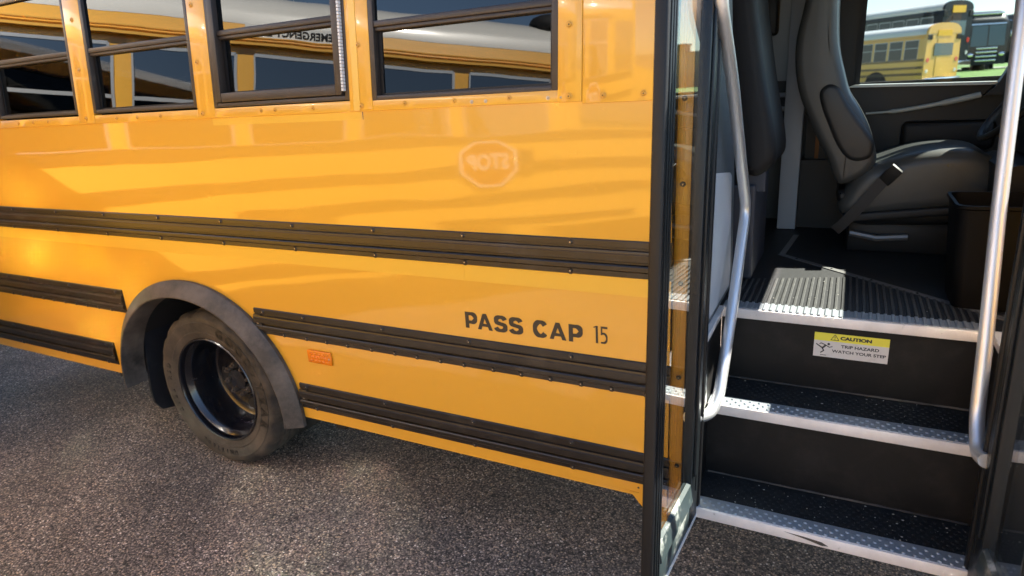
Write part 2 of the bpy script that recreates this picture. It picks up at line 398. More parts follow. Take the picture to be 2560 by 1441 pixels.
# belt ledge under the windows: flange strips, one per bay, overlapping a little
bm = NB()
bays = [(-4.78, -3.86), (-3.858, -3.098), (-3.096, -2.302), (-2.300, -1.512), (-1.510, -0.752)]
for i, (a, b) in enumerate(bays):
    box(bm, a, b, -.0045 - .0006*(i % 2), .02, -.004, .032, f=lean, bev=.0012)
obj('belt_ledge', bm, m_yel2, bus, smooth=True)
# posts between windows and front panel
posts = [(-3.922, -3.835), (-3.148, -3.03), (-2.335, -2.235), (-1.548, -1.450)]
for a, b in posts:
    bm = NB(); box(bm, a, b, -.0065, .03, .0, .60, f=lean, bev=.002); obj('window_post', bm, m_yel2, bus, smooth=True)
bm = NB(); box(bm, -.768, -.694, -.0065, .03, -.006, .69, f=lean, bev=.002); obj('window_post', bm, m_yel2, bus, smooth=True)
bm = NB(); box(bm, -.6935, BX1-.02, -.003, .03, -.012, .69, f=lean, bev=.0015); obj('upper_front_panel', bm, m_yel, bus, smooth=True)
# vertical overlap seam in the lower panel
bm = NB(); box(bm, -1.5015, -1.4985, -.0012, .0, 1.64, 1.684); obj('panel_seam', bm, m_frame, bus)
# reflective tape
bm = NB(); box(bm, BX0, BX1, -.0010, .0, 1.108, 1.168); box(bm, -1.142, -1.140, -.0016, -.001, 1.108, 1.168)
box(bm, -2.26, -1.51, -.0012, .0, 1.640, 1.684)
box(bm, -1.530, -1.502, -.0085, -.0066, -.002, .63, f=lean)
obj('reflective_tape', bm, m_tape, bus)

# rub rails (four ribs) with rivets as sub-parts
def rail_profile(z0, z1):
    h = z1-z0
    P = [(0, 0), (-.004, 0), (-.007, .02), (-.007, .155), (-.009, .165), (-.015, .195), (-.017, .215), (-.017, .325), (-.014, .355), (-.0045, .37), (-.0045, .43),
         (-.015, .445), (-.017, .465), (-.017, .655), (-.0155, .665), (-.0155, .69), (-.014, .735), (-.0045, .75), (-.0045, .805), (-.0075, .82), (-.0075, .975), (-.004, 1), (0, 1)]
    return [(y, z0+h*t) for y, t in P]
screw_mesh = {}
def screw(parent, loc, m, r=.0088, nrm=(0, -1, 0)):
    key = (m.name, r, nrm)
    if key not in screw_mesh:
        b = NB(); n_ = Vector(nrm); q = n_.to_track_quat('Z', 'Y')
        for (r0_, r1_, z0_, z1_) in ((1.35, 1.35, 0, .12), (.95, .62, .12, .62)):
            A = [b.verts.new(q @ Vector((cos(2*pi*k/14)*r*r0_, sin(2*pi*k/14)*r*r0_, r*z0_))) for k in range(14)]
            B = [b.verts.new(q @ Vector((cos(2*pi*k/14)*r*r1_, sin(2*pi*k/14)*r*r1_, r*z1_))) for k in range(14)]
            for k in range(14): b.faces.new((A[k], A[(k+1) % 14], B[(k+1) % 14], B[k]))
            b.faces.new(B)
        C_ = [b.verts.new(q @ Vector((cos(2*pi*k/8)*r*.28, sin(2*pi*k/8)*r*.28, r*.64))) for k in range(8)]; f_ = b.faces.new(C_); f_.material_index = 1
        bmesh.ops.recalc_face_normals(b, faces=b.faces)
        me = bpy.data.meshes.new('screw'); b.to_mesh(me); b.free(); me.materials.append(m); me.materials.append(m_scrs if m is m_scr else m_black); screw_mesh[key] = me
    o = bpy.data.objects.new('screw', screw_mesh[key]); COL.objects.link(o); o.parent = parent
    root = parent
    while root.parent: root = root.parent
    o.location = Vector(loc)-Vector(root.location)
    return o
def rub_rail(x0, x1, z0, z1, top, bot, ends=''):
    bm = NB(); pr = rail_profile(z0, z1)
    s0 = .012 if 'L' in ends else 0
    A = []
    for (x, k) in ((x0, -1), (x1, 1)):
        A.append([bm.verts.new((x + (.0 if k == 1 and 'R' not in ends else 0) + (-.9 if 0 else 0) + (s0 if 0 else 0), y, z)) for y, z in pr])
    n_ = len(pr)
    for i in range(n_-1): bm.faces.new((A[0][i], A[0][i+1], A[1][i+1], A[1][i]))
    bm.faces.new(A[0]); bm.faces.new(A[1][::-1])
    for k, x in (('L', x0), ('R', x1)):
        if k in ends:
            s = 1 if k == 'L' else -1
            xx = sorted((x, x+s*.042)); box(bm, xx[0]-.002, xx[1], -.0135, -.001, z0+.022, z1-.026, bev=.003)
    o = obj('rub_rail', bm, m_rail, bus, smooth=True)
    for x in top: screw(o, (x, -.0075, z1-.012), m_scr)
    for x in bot: screw(o, (x, -.006, z0+.010), m_scr)
    for k, x in (('L', x0), ('R', x1)):
        if k in ends: screw(o, (x+(.02 if k == 'L' else -.02), -.0135, (z0+z1)/2-.004), m_scrs, .0055)
    return o
T = [-3.94, -3.54, -3.138, -2.734, -2.322, -1.914, -1.514, -1.131, -.741]
rub_rail(BX0, BX1+.005, 1.166, 1.281, T, [-3.98, -3.566, -3.143, -2.741, -2.328, -1.915, -1.517, -1.131, -.744])
rub_rail(-2.222, BX1+.005, 0.780, 0.895, [-2.167, -1.936, -1.528, -1.14, -.75], [-2.062, -1.935, -1.825, -1.715, -1.593, -1.48, -1.377, -1.271, -1.17, -1.05, -.939, -.829, -.719, -.614, -.5], 'L')
rub_rail(-2.022, BX1+.005, 0.456, 0.573, [-1.981, -1.56, -1.151, -.76], [-1.94, -1.536, -1.152, -.758], 'L')
rub_rail(BX0, -3.152, 0.766, 0.888, [-4.2, -3.98, -3.6, -3.2], [-4.2, -4.1, -3.99, -3.89, -3.79, -3.68, -3.58, -3.48, -3.38, -3.27], 'R')
rub_rail(BX0, -3.338, 0.456, 0.580, [-4.3, -3.9, -3.4], [-4.25, -3.8, -3.42], 'R')
# screws on ledge and posts
lg = bus
ls = thing  # noqa
def lscrew(x, h, m=m_scry, r=.0085, w_=-.0068): screw(bus, lean((x, w_, h)), m, r)
for x in (-4.5, -4.2, -3.66, -3.53, -3.40, -2.87, -2.726, -2.57, -1.98, -1.908, -1.719, -1.316, -1.124, -.927): lscrew(x, .014, r=.0065, w_=-.005)
for x in (-1.06, -1.01, -.80, -.758): lscrew(x, .008, m_scrs, .0045, -.005)
for x, hs in ((-3.885, (.02, .23, .44)), (-3.09, (.02, .23, .44)), (-2.305, (.015, .21, .42)), (-1.497, (.012, .21, .42)), (-.732, (.010, .205, .42))):
    for h in hs: lscrew(x, h)
lscrew(-.63, .008, m_scry, .0075, -.0035); lscrew(-.513, .008, m_scry, .0075, -.0035)

# windows: frame > pane, sash bar
def window(x0, x1, zrail, heavy=False, h0=.036, zr2=None):
    h1 = .582
    bm = NB(); fw = .020
    hr = (zrail-ZB)/cos(TH)
    box(bm, x0, x0+fw, -.006, .035, h0, h1, f=lean, bev=.002); box(bm, x1-fw, x1, -.006, .035, h0, h1, f=lean, bev=.002)
    box(bm, x0+fw, x1-fw, -.0055, .035, h0, h0+.016, f=lean, bev=.002); box(bm, x0+fw, x1-fw, -.0055, .035, h1-.02, h1, f=lean, bev=.002)
    fr = obj('window_frame', bm, m_frame, bus, smooth=True)
    a, b = x0+fw, x1-fw
    if heavy:
        bm = NB()
        box(bm, a+.004, a+.034, -.016, .02, h0+.018, h1-.022, f=lean, bev=.003); box(bm, b-.034, b-.006, -.016, .02, h0+.018, h1-.022, f=lean, bev=.003)
        box(bm, a+.034, b-.034, -.015, .02, h0+.018, h0+.052, f=lean, bev=.003)
        obj('hatch_frame', bm, m_frame, fr, smooth=True)
        bm = NB()
        for i in range(50):
            hh = h0+.03+i*.0112
            if hh > h1-.04: break
            box(bm, x1-.022, x1-.0135, -.0205, -.006, hh, hh+.0095, f=lean, bev=.001)
        obj('piano_hinge', bm, m_signw, fr)
        a += .034; b -= .034; h0 += .034
    bm = NB(); box(bm, a, b, -.004, .016, hr, hr+.020, f=lean, bev=.003); box(bm, a, b, .002, .028, hr-.012, hr, f=lean, bev=.002)
    obj('sash_rail', bm, m_frame, fr, smooth=True)
    bm = NB(); box(bm, a, a+.016, .016, .030, h0+.012, hr-.01, f=lean); box(bm, b-.012, b, .016, .030, h0+.012, hr-.01, f=lean); box(bm, a+.016, b-.012, .016, .030, h0+.012, h0+.024, f=lean)
    obj('sash_channel', bm, m_rubber, fr)
    bm = NB(); box(bm, a, b, .020, .024, h0+.012, hr, f=lean); obj('lower_pane', bm, m_pane, fr)
    bm = NB(); box(bm, a, b, .008, .012, hr+.012, h1-.015, f=lean); obj('upper_pane', bm, m_pane, fr)
window(-4.62, -3.922, 1.985); window(-3.835, -3.148, 1.985, h0=.040); window(-3.03, -2.335, 1.985, h0=.040)
window(-2.235, -1.548, 1.985, heavy=True, h0=.035); window(-1.450, -.768, 1.950, h0=.028)

# lettering: vinyl glyphs drawn as cut shapes
def arc2(cx, cz, rx, rz, a0, a1, n=14): return [(cx+rx*cos(R_(a0+(a1-a0)*i/n)), cz+rz*sin(R_(a0+(a1-a0)*i/n))) for i in range(n+1)]
GL = {   # in a box 1 wide and 1 high: ('r', path, width) ribbon, ('p', outline) polygon
    'P': [('p', [(0, 0), (.30, 0), (.30, 1), (0, 1)]), ('r', [(.2, .90), (.52, .90)]+arc2(.52, .64, .33, .26, 90, -90)+[(.2, .38)], .20, .27)],
    'A': [('p', [(0, 0), (.24, 0), (.62, 1), (.38, 1)]), ('p', [(1, 0), (.76, 0), (.38, 1), (.62, 1)]), ('p', [(.25, .20), (.75, .20), (.70, .38), (.30, .38)])],
    'S': [('r', arc2(.5, .705, .34, .205, 12, 180)+arc2(.5, .705, .34, .205, 180, 235, 5)[1:]+[(.5, .50)]+arc2(.5, .295, .36, .205, 55, 0, 5)+arc2(.5, .295, .36, .205, 0, -170)[1:], .185, .27)],
    'C': [('r', arc2(.52, .5, .37, .41, 35, 325, 28), .19, .26)],
    '1': [('p', [(.45, 0), (1, 0), (1, 1), (.55, 1), (.45, .93)]), ('p', [(-.1, .86), (.6, .93), (.6, 1.0), (-.1, .93)])],
    '5': [('p', [(0, .88), (1, .88), (1, 1), (0, 1)]), ('p', [(0, .5), (.22, .5), (.22, .95), (0, .95)]), ('r', [(.1, .58), (.4, .60)]+arc2(.42, .33, .47, .27, 90, -90)+[(.0, .06)], .10, .22)]}
def glyphs(items, z0, z1, y0):
    bm = NB(); k = 0
    for ch, x0, x1 in items:
        W_, H_ = x1-x0, z1-z0
        for it in GL[ch]:
            y = y0-.00005*(k % 4); k += 1
            if it[0] == 'p': prism(bm, [(x0+u*W_, z0+v_*H_) for u, v_ in it[1]], 'y', y-.0004, y)
            else:
                P_ = [Vector((x0+u*W_, z0+v_*H_)) for u, v_ in it[1]]; th = it[2]*H_
                L, Rr = [], []
                for i, p in enumerate(P_):
                    t_ = (P_[min(i+1, len(P_)-1)]-P_[max(i-1, 0)]).normalized(); n_ = Vector((-t_.y, t_.x)); h_ = th/2*(abs(n_.y)+abs(n_.x)*it[3]/it[2]*W_/H_)
                    L.append(p+n_*h_); Rr.append(p-n_*h_)
                for (yy, fl) in ((y-.0004, 0), (y, 1)):
                    A_ = [bm.verts.new((p.x, yy, p.y)) for p in L]; B_ = [bm.verts.new((p.x, yy, p.y)) for p in Rr]
                    for i in range(len(A_)-1): bm.faces.new((A_[i], A_[i+1], B_[i+1], B_[i]))
    return bm
ltr = obj('lettering', glyphs([('P', -1.152, -1.103), ('A', -1.103, -1.043), ('S', -1.037, -.985), ('S', -.979, -.925), ('C', -.889, -.834), ('A', -.828, -.768), ('P', -.759, -.710)], .933, .993, -.0010), m_letter, bus)
obj('lettering', glyphs([('1', -.672, -.659), ('5', -.649, -.627)], .939, .998, -.0010), m_letter, bus, label='thin number 15')

# marker light
bm = NB(); box(bm, -1.944, -1.812, -.010, 0, .683, .741, bev=.006, seg=3); ml = obj('marker_light', bm, m_amber, bus, smooth=True)
bm = NB()
for j in range(3):
    for i in range(5):
        ell(bm, (-1.930+.0216*i+.010+(j % 2)*.004, -.0105, .697+j*.0155), (.0072, .005, .0062), 8, 6)
obj('lens_dimple', bm, m_amber, ml, smooth=True)
screw(ml, (-1.826, -.0105, .712), m_scrs, .004)

# fender flare
bm = NB(); NA = 48
ang = [pi*(1.02)-(pi*1.04)*i/NA for i in range(NA+1)]
def fl(a, k, y):
    R1, R2 = AA+.020-k, AB+.020-k
    z = AZ+R2*sin(a); x = WC+R1*cos(a); return (x, y, z)
prof = [(-.006, -.002), (-.008, -.020), (0.002, -.030), (.022, -.044), (.042, -.058), (.056, -.067), (.062, -.066), (.066, -.040), (.068, .05)]
rows = [[bm.verts.new(fl(a, k, y)) for (k, y) in prof] for a in ang]
for i in range(NA):
    for j in range(len(prof)-1): bm.faces.new((rows[i][j], rows[i+1][j], rows[i+1][j+1], rows[i][j+1]))
for rw in (rows[0], rows[-1]):
    bm.faces.new(rw)
obj('fender_flare', bm, m_flare, bus, smooth=True)
# wheel housing inside
bm = NB(); rows = []
for i in range(25):
    a = pi-pi*i/24; rows.append([bm.verts.new((WC+(AA-.02)*cos(a), y, AZ+(AB-.02)*sin(a))) for y in (.05, .72)])
for i in range(24): bm.faces.new((rows[i][0], rows[i+1][0], rows[i+1][1], rows[i][1]))
box(bm, WC-.62, WC+.62, .72, .73, .3, 1.0)
obj('wheel_housing', bm, m_black, bus, smooth=True)
# mud flap
bm = NB(); pts = [(.07, .86), (.055, .30), (.065, .22), (.10, .165), (.16, .15), (.50, .15), (.56, .17), (.58, .25), (.58, .86)]
prism(bm, pts, 'x', -3.165, -3.150, f=lambda c: Vector((c.x+.10*(c.z-.86), c.y, c.z)))
obj('mud_flap', bm, m_flap, bus)
# lower bracket where the body steps down beside the door
bm = NB(); prism(bm, [(-.555, .418), (-.43, .418), (-.43, .30), (-.455, .30)], 'y', -.002, .03); prism(bm, [(-.545, .470), (-.43, .470), (-.43, .418), (-.52, .418)], 'y', -.0045, -.002)
o = obj('corner_bracket', bm, m_yel2, bus); screw(o, (-.525, -.004, .44), m_scr, .004)

# wheel (outer dual and inner dual)
def wheel(cx, y0, name='wheel', side=1, detail=True):
    """outer face at y0, going inward (+y)"""
    bm = NB()
    W_ = .225; S = 108
    prof = [(.020, .268), (.006, .274), (.000, .288), (-.004, .305), (-.0015, .309), (-.006, .335), (-.007, .355), (-.0045, .357), (-.003, .372), (.004, .385), (.012, .393), (.022, .400), (.030, .4035),
            (.055, .4045), (.060, .395), (.066, .395), (.071, .405), (.105, .405), (.110, .395), (.117, .395), (.122, .405), (.155, .405), (.160, .395), (.166, .395), (.170, .4045), (.197, .402), (.213, .390), (.222, .36), (.228, .32), (.215, .275), (.205, .268)]
    def lug(k, j, r):
        if 9 <= j <= 13 or 24 <= j <= 26: return r-(.011 if (k % 6) in (0, 1) else 0)*(1 if j > 9 else .6)
        if 16 <= j <= 17: return r-(.008 if (k % 6) in (2,) else 0)
        if 20 <= j <= 21: return r-(.008 if (k % 6) in (4,) else 0)
        return r
    lathe(bm, [(y0+y, r) for y, r in prof], cx, WZ, S, f=lug)
    wh = obj(name, bm, m_tyre, bus, smooth=True); wh['label'] = 'dusty black tyre on deep black rim'
    bm = NB()
    pr = [(.212, .262), (.210, .270), (.016, .273), (.004, .2725), (.000, .268), (.002, .262), (.010, .2585), (.030, .257), (.045, .243), (.060, .236), (.165, .232), (.190, .226), (.198, .215), (.1985, .200), (.190, .185), (.192, .170), (.196, .150), (.196, .112), (.192, .108)]
    lathe(bm, [(y0+y, r) for y, r in pr], cx, WZ, 72)
    bm2 = NB(); lathe(bm2, [(y0+.192, .108), (y0+.165, .104), (y0+.158, .098), (y0+.155, .055), (y0+.135, .05), (y0+.132, .0)], cx, WZ, 40); merge(bm, bm2)
    rim = obj('rim', bm, m_rim, wh, smooth=True)
    if detail:
        for k in range(4):                       # hand holes
            bm = NB(); a = pi*.5+k*pi/2+.12
            c = Vector((cx+cos(a)*.158, y0+.1890, WZ+sin(a)*.158)); t_ = Vector((-sin(a), 0, cos(a))); r_ = Vector((cos(a), 0, sin(a)))
            bm.faces.new([bm.verts.new(c+t_*.046*cos(2*pi*q/20)+r_*.030*sin(2*pi*q/20)) for q in range(20)])
            obj('hand_hole', bm, m_black, wh)
        for k in range(8):
            a = 2*pi*k/8+.2; bm = NB(); c = (cx+cos(a)*.078, WZ+sin(a)*.078)
            pts = [(c[0]+cos(pi/3*q)*.0145, c[1]+sin(pi/3*q)*.0145) for q in range(6)]
            prism(bm, pts, 'y', y0+.130, y0+.157)
            pts = [(c[0]+cos(pi/6*q)*.007, c[1]+sin(pi/6*q)*.007) for q in range(12)]
            prism(bm, pts, 'y', y0+.118, y0+.1302)
            obj('wheel_nut', bm, m_nut, wh)
        # raised sidewall lettering
        def arc_text(s, a_mid, r, size, step, bold=.0026, name='sidewall_lettering'):
            bmt = NB(); n_ = len(s)
            for i, ch in enumerate(s):
                if ch == ' ': continue
                a = a_mid-(i-(n_-1)/2)*step
                b = text_bm(ch, size, .0012, bold=bold, align='CENTER')
                rad = Vector((cos(a), 0, sin(a))); tg = Vector((sin(a), 0, -cos(a)))
                place(b, Vector((cx, y0-.0062, WZ))+rad*(r-size*.35), tg, rad)
                merge(bmt, b)
            obj(name, bmt, m_tyretxt, wh)
        arc_text('GOOD', R_(52), .333, .062, R_(11.5)); arc_text('YEAR', R_(-4), .333, .062, R_(11.5))
        # winged foot mark between the two halves
        bmt = NB()
        for pts in ([(-.016, -.018), (-.004, -.018), (.006, .0), (.016, .012), (.008, .018), (-.004, .006), (-.010, -.006)], [(-.018, .0), (-.006, .008), (-.020, .010)], [(-.014, .010), (.0, .014), (-.014, .018)]):
            a = R_(24); rad = Vector((cos(a), 0, sin(a))); tg = Vector((sin(a), 0, -cos(a)))
            o_ = Vector((cx, y0-.0062, WZ))+rad*.330
            fA = [bmt.verts.new(o_+tg*u+rad*v_) for u, v_ in pts]; bmt.faces.new(fA)
        obj('sidewall_lettering', bmt, m_tyretxt, wh)
        arc_text('G622 RSD', R_(186), .330, .036, R_(6.2), .0006); arc_text('UNISTEEL', R_(262), .333, .034, R_(5.6), .0006)
    return wh
wheel(WC, .035)
wheel(WC, .320, detail=False)
bm = NB(); tube(bm, [(WC, .30, WZ), (WC, 1.8, WZ)], .09, 16); ell(bm, (WC, 1.05, WZ), (.2, .2, .2), 16, 10); obj('rear_axle', bm, m_black, bus, smooth=True)
wheel(WC, 1.80, detail=False)

# ------------------------------------------------------------------ doorway
# yellow jamb with screws and ribs
bm = NB(); LJ = lambda c: Vector((c[0], c[1]-.010+max(0, c[2]-ZB)*.095, c[2]))
box(bm, -.43, -.388, .012, .05, .36, 2.40, f=LJ, bev=.002)
for i, x in enumerate((-.424, -.417, -.410)): box(bm, x, x+.003, .009, .0121, .36, 2.40, f=LJ)
jb = obj('door_jamb', bm, m_yel2, bus, smooth=True)
for z in (.55, .86, 1.16, 1.45, 1.68): screw(jb, LJ((-.402, .012, z)), m_scr, .006)
bm = NB(); box(bm, -.388, -.352, .012, .10, .36, 2.40, f=LJ, bev=.004); obj('door_post', bm, m_leaf, bus, smooth=True)
bm = NB(); box(bm, .44, .50, .0, .10, .36, 2.40, f=LJ, bev=.004); obj('door_post', bm, m_leaf, bus, smooth=True)
bm = NB(); box(bm, .50, .60, .012, .05, .36, 2.40, f=LJ, bev=.002); jb = obj('door_jamb', bm, m_yel2, bus, smooth=True)
for z in (.55, .86, 1.16, 1.45): screw(jb, LJ((.53, .012, z)), m_scr, .006)
bm = NB(); box(bm, -.36, .47, .02, .10, 2.32, 2.40, f=LJ); obj('door_header', bm, m_leaf, bus)

# door leaves: built closed-plane coordinates (s = distance from the hinge, t = thickness, z)
LSL = .068
def door_leaf(hx, ang_dx, sgn, w_=.42, label=None, top=2.30):
    """hinge at x=hx; leaf goes to -y; ang_dx = dx per metre outward"""
    def F(c):      # c=(t, s, z)
        return Vector((hx+ang_dx*c[1]+sgn*c[0], .004-c[1]+(c[2]-.38)*LSL, c[2]))
    zb, zt = .39, top
    bm = NB()
    box(bm, -.012, .016, .0, .085, zb, zt, f=F, bev=.003); box(bm, -.009, .016, w_-.070, w_-.012, zb, zt, f=F, bev=.003)
    for i in range(3): box(bm, .016, .0195, w_-.066+i*.018, w_-.058+i*.018, zb+.01, zt, f=F, bev=.001)
    box(bm, .016, .019, .02, .034, zb+.10, zt, f=F, bev=.001); box(bm, .016, .024, .052, .070, zb+.17, zt, f=F, bev=.002)
    lf = obj('door_leaf', bm, m_leaf, bus, smooth=True, label=label)
    bm = NB(); box(bm, -.009, .015, .085, w_-.070, zb, zb+.125, f=F, bev=.002)
    b2 = NB(); box(b2, -.011, .015, .085, w_-.070, zt-.08, zt, f=F); obj('top_rail', b2, m_leaf, lf)
    # bevelled lower sill of the glass
    kp = obj('kick_panel', bm, m_kick, lf, smooth=True)
    bm = NB(); prism(bm, [(.0155, zb+.09), (.024, zb+.095), (.015, zb+.150), (.004, zb+.158), (.004, zb+.127)], 'y', .085, w_-.070, f=F)
    obj('glazing_sill', bm, m_kick, lf, smooth=True)
    bm = NB(); box(bm, -.003, .003, .084, w_-.069, zb+.12, zt-.08, f=F); obj('door_glass', bm, m_leafglass, lf)
    bm = NB(); box(bm, -.011, .020, w_-.011, w_+.006, zb-.02, zt, f=F, bev=.006, seg=3); box(bm, -.012, .022, -.020, -.001, zb-.03, zt, f=F, bev=.006)
    obj('rubber_seal', bm, m_rubber, lf, smooth=True)
    bm = NB(); box(bm, -.018, .018, .0, w_-.01, zb-.010, zb-.001, f=F); obj('bottom_strip', bm, m_alu, lf)
    return lf
door_leaf(-.352, -.06, 1, .455, 'open left door leaf with worn lower edge and painted glints')
door_leaf(.402, .06, -1, .42, 'open right door leaf at the edge of the doorway')

# steps
SW0, SW1 = -.352, .44
def dots(bm, x0, x1, y0, y1, z, sx=.0285, sy=.0175, r=.0062, hgt=.0035):
    j = 0; y = y0
    while y <= y1:
        x = x0+(sx/2 if j % 2 else 0)
        while x <= x1:
            A = [bm.verts.new((x+cos(pi/4*k)*r, y+sin(pi/4*k)*r, z)) for k in range(8)]
            B = [bm.verts.new((x+cos(pi/4*k)*r*.55, y+sin(pi/4*k)*r*.55, z+hgt)) for k in range(8)]
            for k in range(8): bm.faces.new((A[k], A[(k+1) % 8], B[(k+1) % 8], B[k]))
            bm.faces.new(B); x += sx
        y += sy; j += 1
def step(y0, z, y1, riser_top, scrape=False):
    bm = NB(); box(bm, SW0+.001, SW1-.001, y0+.068, y1+.02, z-.03, z-.002)
    dots(bm, SW0+.02, SW1-.02, y0+.085, y1-.012, z-.002, .024, .016, .0045, .0018)
    st = obj('step', bm, m_step, bus)
    bm = NB(); box(bm, SW0+.002, SW1-.002, y0, y0+.0675, z-.036, z, bev=.003)
    ns = obj('nosing', bm, m_alu, st, smooth=True)
    bm = NB(); box(bm, SW0+.003, SW1-.003, y0+.008, y0+.067, z+.0002, z+.0016); dots(bm, SW0+.02, SW1-.02, y0+.015, y0+.062, z+.0016)
    obj('dimpled_strip', bm, m_alud, st, smooth=True)
    if scrape:
        bm = NB(); prism(bm, [(-.075, z-.010), (-.02, z-.012), (.030, z-.017), (.048, z-.026), (.030, z-.029), (-.01, z-.020)], 'y', y0-.0006, y0); obj('scrape_mark', bm, m_flare, st)
    bm = NB(); box(bm, SW0+.001, SW1-.001, y1, y1+.012, z-.001, riser_top)
    # ragged bead of sealant at the foot of the riser
    obj('riser', bm, m_riser, st)
    bm = NB(); tube(bm, [(SW0+.01+i*.026, y1-.002+random.uniform(-.001, .001), z+.001) for i in range(30)], [.0028+random.uniform(-.001, .001) for i in range(30)], 6)
    obj('sealant_bead', bm, m_flare, st)
    return st
step(0.0, .412, .225, .648, True)
s2 = step(.205, .684, .440, .917)
bm = NB(); box(bm, SW0, SW1, .02, .225, .36, .376); obj('step_underside', bm, m_black, bus)
# side walls of the stepwell
bm = NB(); prism(bm, [(.105, .36), (.105, .93), (.44, .93), (.44, .36)], 'x', SW0-.02, SW0); obj('stepwell_wall', bm, m_riser, bus)
bm = NB(); prism(bm, [(.105, .36), (.105, .94), (.75, .94), (.75, .36)], 'x', SW1, SW1+.02); obj('stepwell_wall', bm, m_riser, bus)
# scuffed bright patch at the foot of the left post
bm = NB(); prism(bm, [(.11, .69), (.19, .69), (.185, .78), (.15, .86), (.11, .82)], 'x', SW0+.0005, SW0+.002); obj('worn_patch', bm, mat('bare_metal', (.6, .6, .58), .4, metal=.3, dirt=((.08, .07, .06), 40, .5, .6)), bus)
# floor with ribs
bm = NB(); box(bm, SW0-.1, 1.2, .4405, 2.07, .918, .9515); box(bm, SW0-.1, SW0+.0, .06, .44, .931, .9515); box(bm, SW1, 1.2, .06, .44, .931, .9515)
fl_ = obj('floor', bm, m_floor, bus)
bm = NB()
def dl(x): return 1.212+(x+.225)*(.533-1.212)/(.524+.225)
x = SW0+.01
while x < SW1:
    ye = min(.80+(x+.3)*.35, dl(x)-.02)
    if ye > .51: box(bm, x, x+.0095, .505, ye, .9516, .9560, bev=.0015, seg=1)
    x += .0215
obj('ribbed_mat', bm, m_rib, fl_)
bm = NB(); box(bm, SW0+.002, SW1+.0, .425, .4400, .918, .952, bev=.002); ns = obj('nosing', bm, m_alu, fl_, smooth=True)
bm = NB(); box(bm, SW0+.002, SW1, .4405, .503, .9518, .9535)
x = SW0+.006
while x < SW1-.01: box(bm, x, x+.011, .430, .503, .9536, .9575, bev=.0015, seg=1); x += .0215
obj('ribbed_strip', bm, m_alud, fl_)
def strip(p, q, wd, z0, z1):
    p, q = Vector((*p, 0)), Vector((*q, 0)); t_ = (q-p).normalized(); n_ = Vector((-t_.y, t_.x, 0))*wd/2
    b = NB(); P = [p-n_, q-n_, q+n_, p+n_]; hexa(b, [(c.x, c.y, z0) for c in P]+[(c.x, c.y, z1) for c in P]); return b
bm = strip((-.235, 1.218), (.70, .372), .026, .9517, .955); merge(bm, strip((-.225, 1.22), (-.196, 1.62), .024, .9517, .9546))
o = obj('edge_strip', bm, m_strip, fl_)
for i in range(6):
    t_ = .08+i*.15; screw(o, (-.235+.935*t_, 1.218-.846*t_, .955), m_black, .004, (0, 0, 1))
bm = NB(); box(bm, SW0-.016, SW0+.012, .085, .43, .9517, .958, bev=.002); box(bm, SW0+.0005, SW0+.003, .085, .43, .918, .9516); obj('edge_strip', bm, m_alu, fl_)
bm = NB(); box(bm, SW1-.012, SW1+.016, .085, .43, .9517, .958, bev=.002); box(bm, SW1-.003, SW1-.0005, .085, .43, .918, .9516); obj('edge_strip', bm, m_alu, fl_)
# crumbs and grit on the steps
bm = NB()
for i in range(150):
    k = random.random(); x = random.uniform(SW0+.03, SW1-.03)
    if k < .6: y, z = random.uniform(.03, .215), .412
    elif k < .85: y, z = random.uniform(.23, .43), .684
    else: y, z = random.uniform(.5, 1.0), .956
    r = random.choice((.0008, .001, .0014, .002)); ell(bm, (x, y, z+r*.4), (r*random.uniform(.8, 2), r, r*.6), 6, 4)
tag(obj('grit_on_steps', bm, mat('pale_grit', (.42, .40, .36), .8)), 'pale crumbs and grit scattered over the black step treads', 'grit', kind='stuff')

bm = NB()
for i in range(420):
    x, y = random.uniform(-3.6, .5), random.uniform(-1.15, .15)
    r = random.choice((.0016, .002, .0025, .003, .0042)); ell(bm, (x, y, r*.35), (r*random.uniform(.8, 1.5), r*random.uniform(.8, 1.3), r*.7), 7, 4)
tag(obj('loose_stones', bm, mat('loose_stone', (.36, .30, .25), .8, noise=(30, .5))), 'small loose stones lying on the asphalt beside the bus', 'stones', kind='stuff')

# caution sticker on the top riser
sx0, sx1, sz0, sz1, sy = -.048, .172, .806, .892, .4398
def SP(bmx): return bmx
bm = NB(); box(bm, sx0, sx1, sy-.0010, sy, sz0, sz1-.028); st = obj('caution_sticker', bm, m_stw, bus, label='yellow and white trip hazard sticker')
bm = NB(); box(bm, sx0, sx1, sy-.0010, sy, sz1-.0279, sz1); obj('yellow_band', bm, m_sty, st)
bm = NB()
def stext(s, xa, xb, za, zb, bold):
    b = place(text_bm(s, .02, .0002, bold=bold), (0, 0, 0), (1, 0, 0), (0, 0, 1))
    X = [v.co.x for v in b.verts]; Z = [v.co.z for v in b.verts]
    for v in b.verts: v.co = Vector((xa+(v.co.x-min(X))/(max(X)-min(X))*(xb-xa), sy-.0013+v.co.y*.5, za+(v.co.z-min(Z))/(max(Z)-min(Z))*(zb-za)))
    merge(bm, b)
stext('CAUTION', .030, .122, sz1-.020, sz1-.0075, .0012); stext('TRIP HAZARD', .034, .145, .8440, .8550, .0006); stext('WATCH YOUR STEP', .008, .166, .8250, .8355, .0006)
obj('sticker_lettering', bm, m_ink, st)
bm = NB()
def seg2(p, q, wd):
    p, q = Vector(p), Vector(q); t_ = (q-p).normalized(); n_ = Vector((-t_.y, t_.x))*wd/2
    prism(bm, [tuple(p-n_), tuple(q-n_), tuple(q+n_), tuple(p+n_)], 'y', sy-.0016, sy-.0010)
tri = [(.002, sz1-.0225), (.026, sz1-.0225), (.014, sz1-.003)]
for i in range(3): seg2(tri[i], tri[(i+1) % 3], .0018)
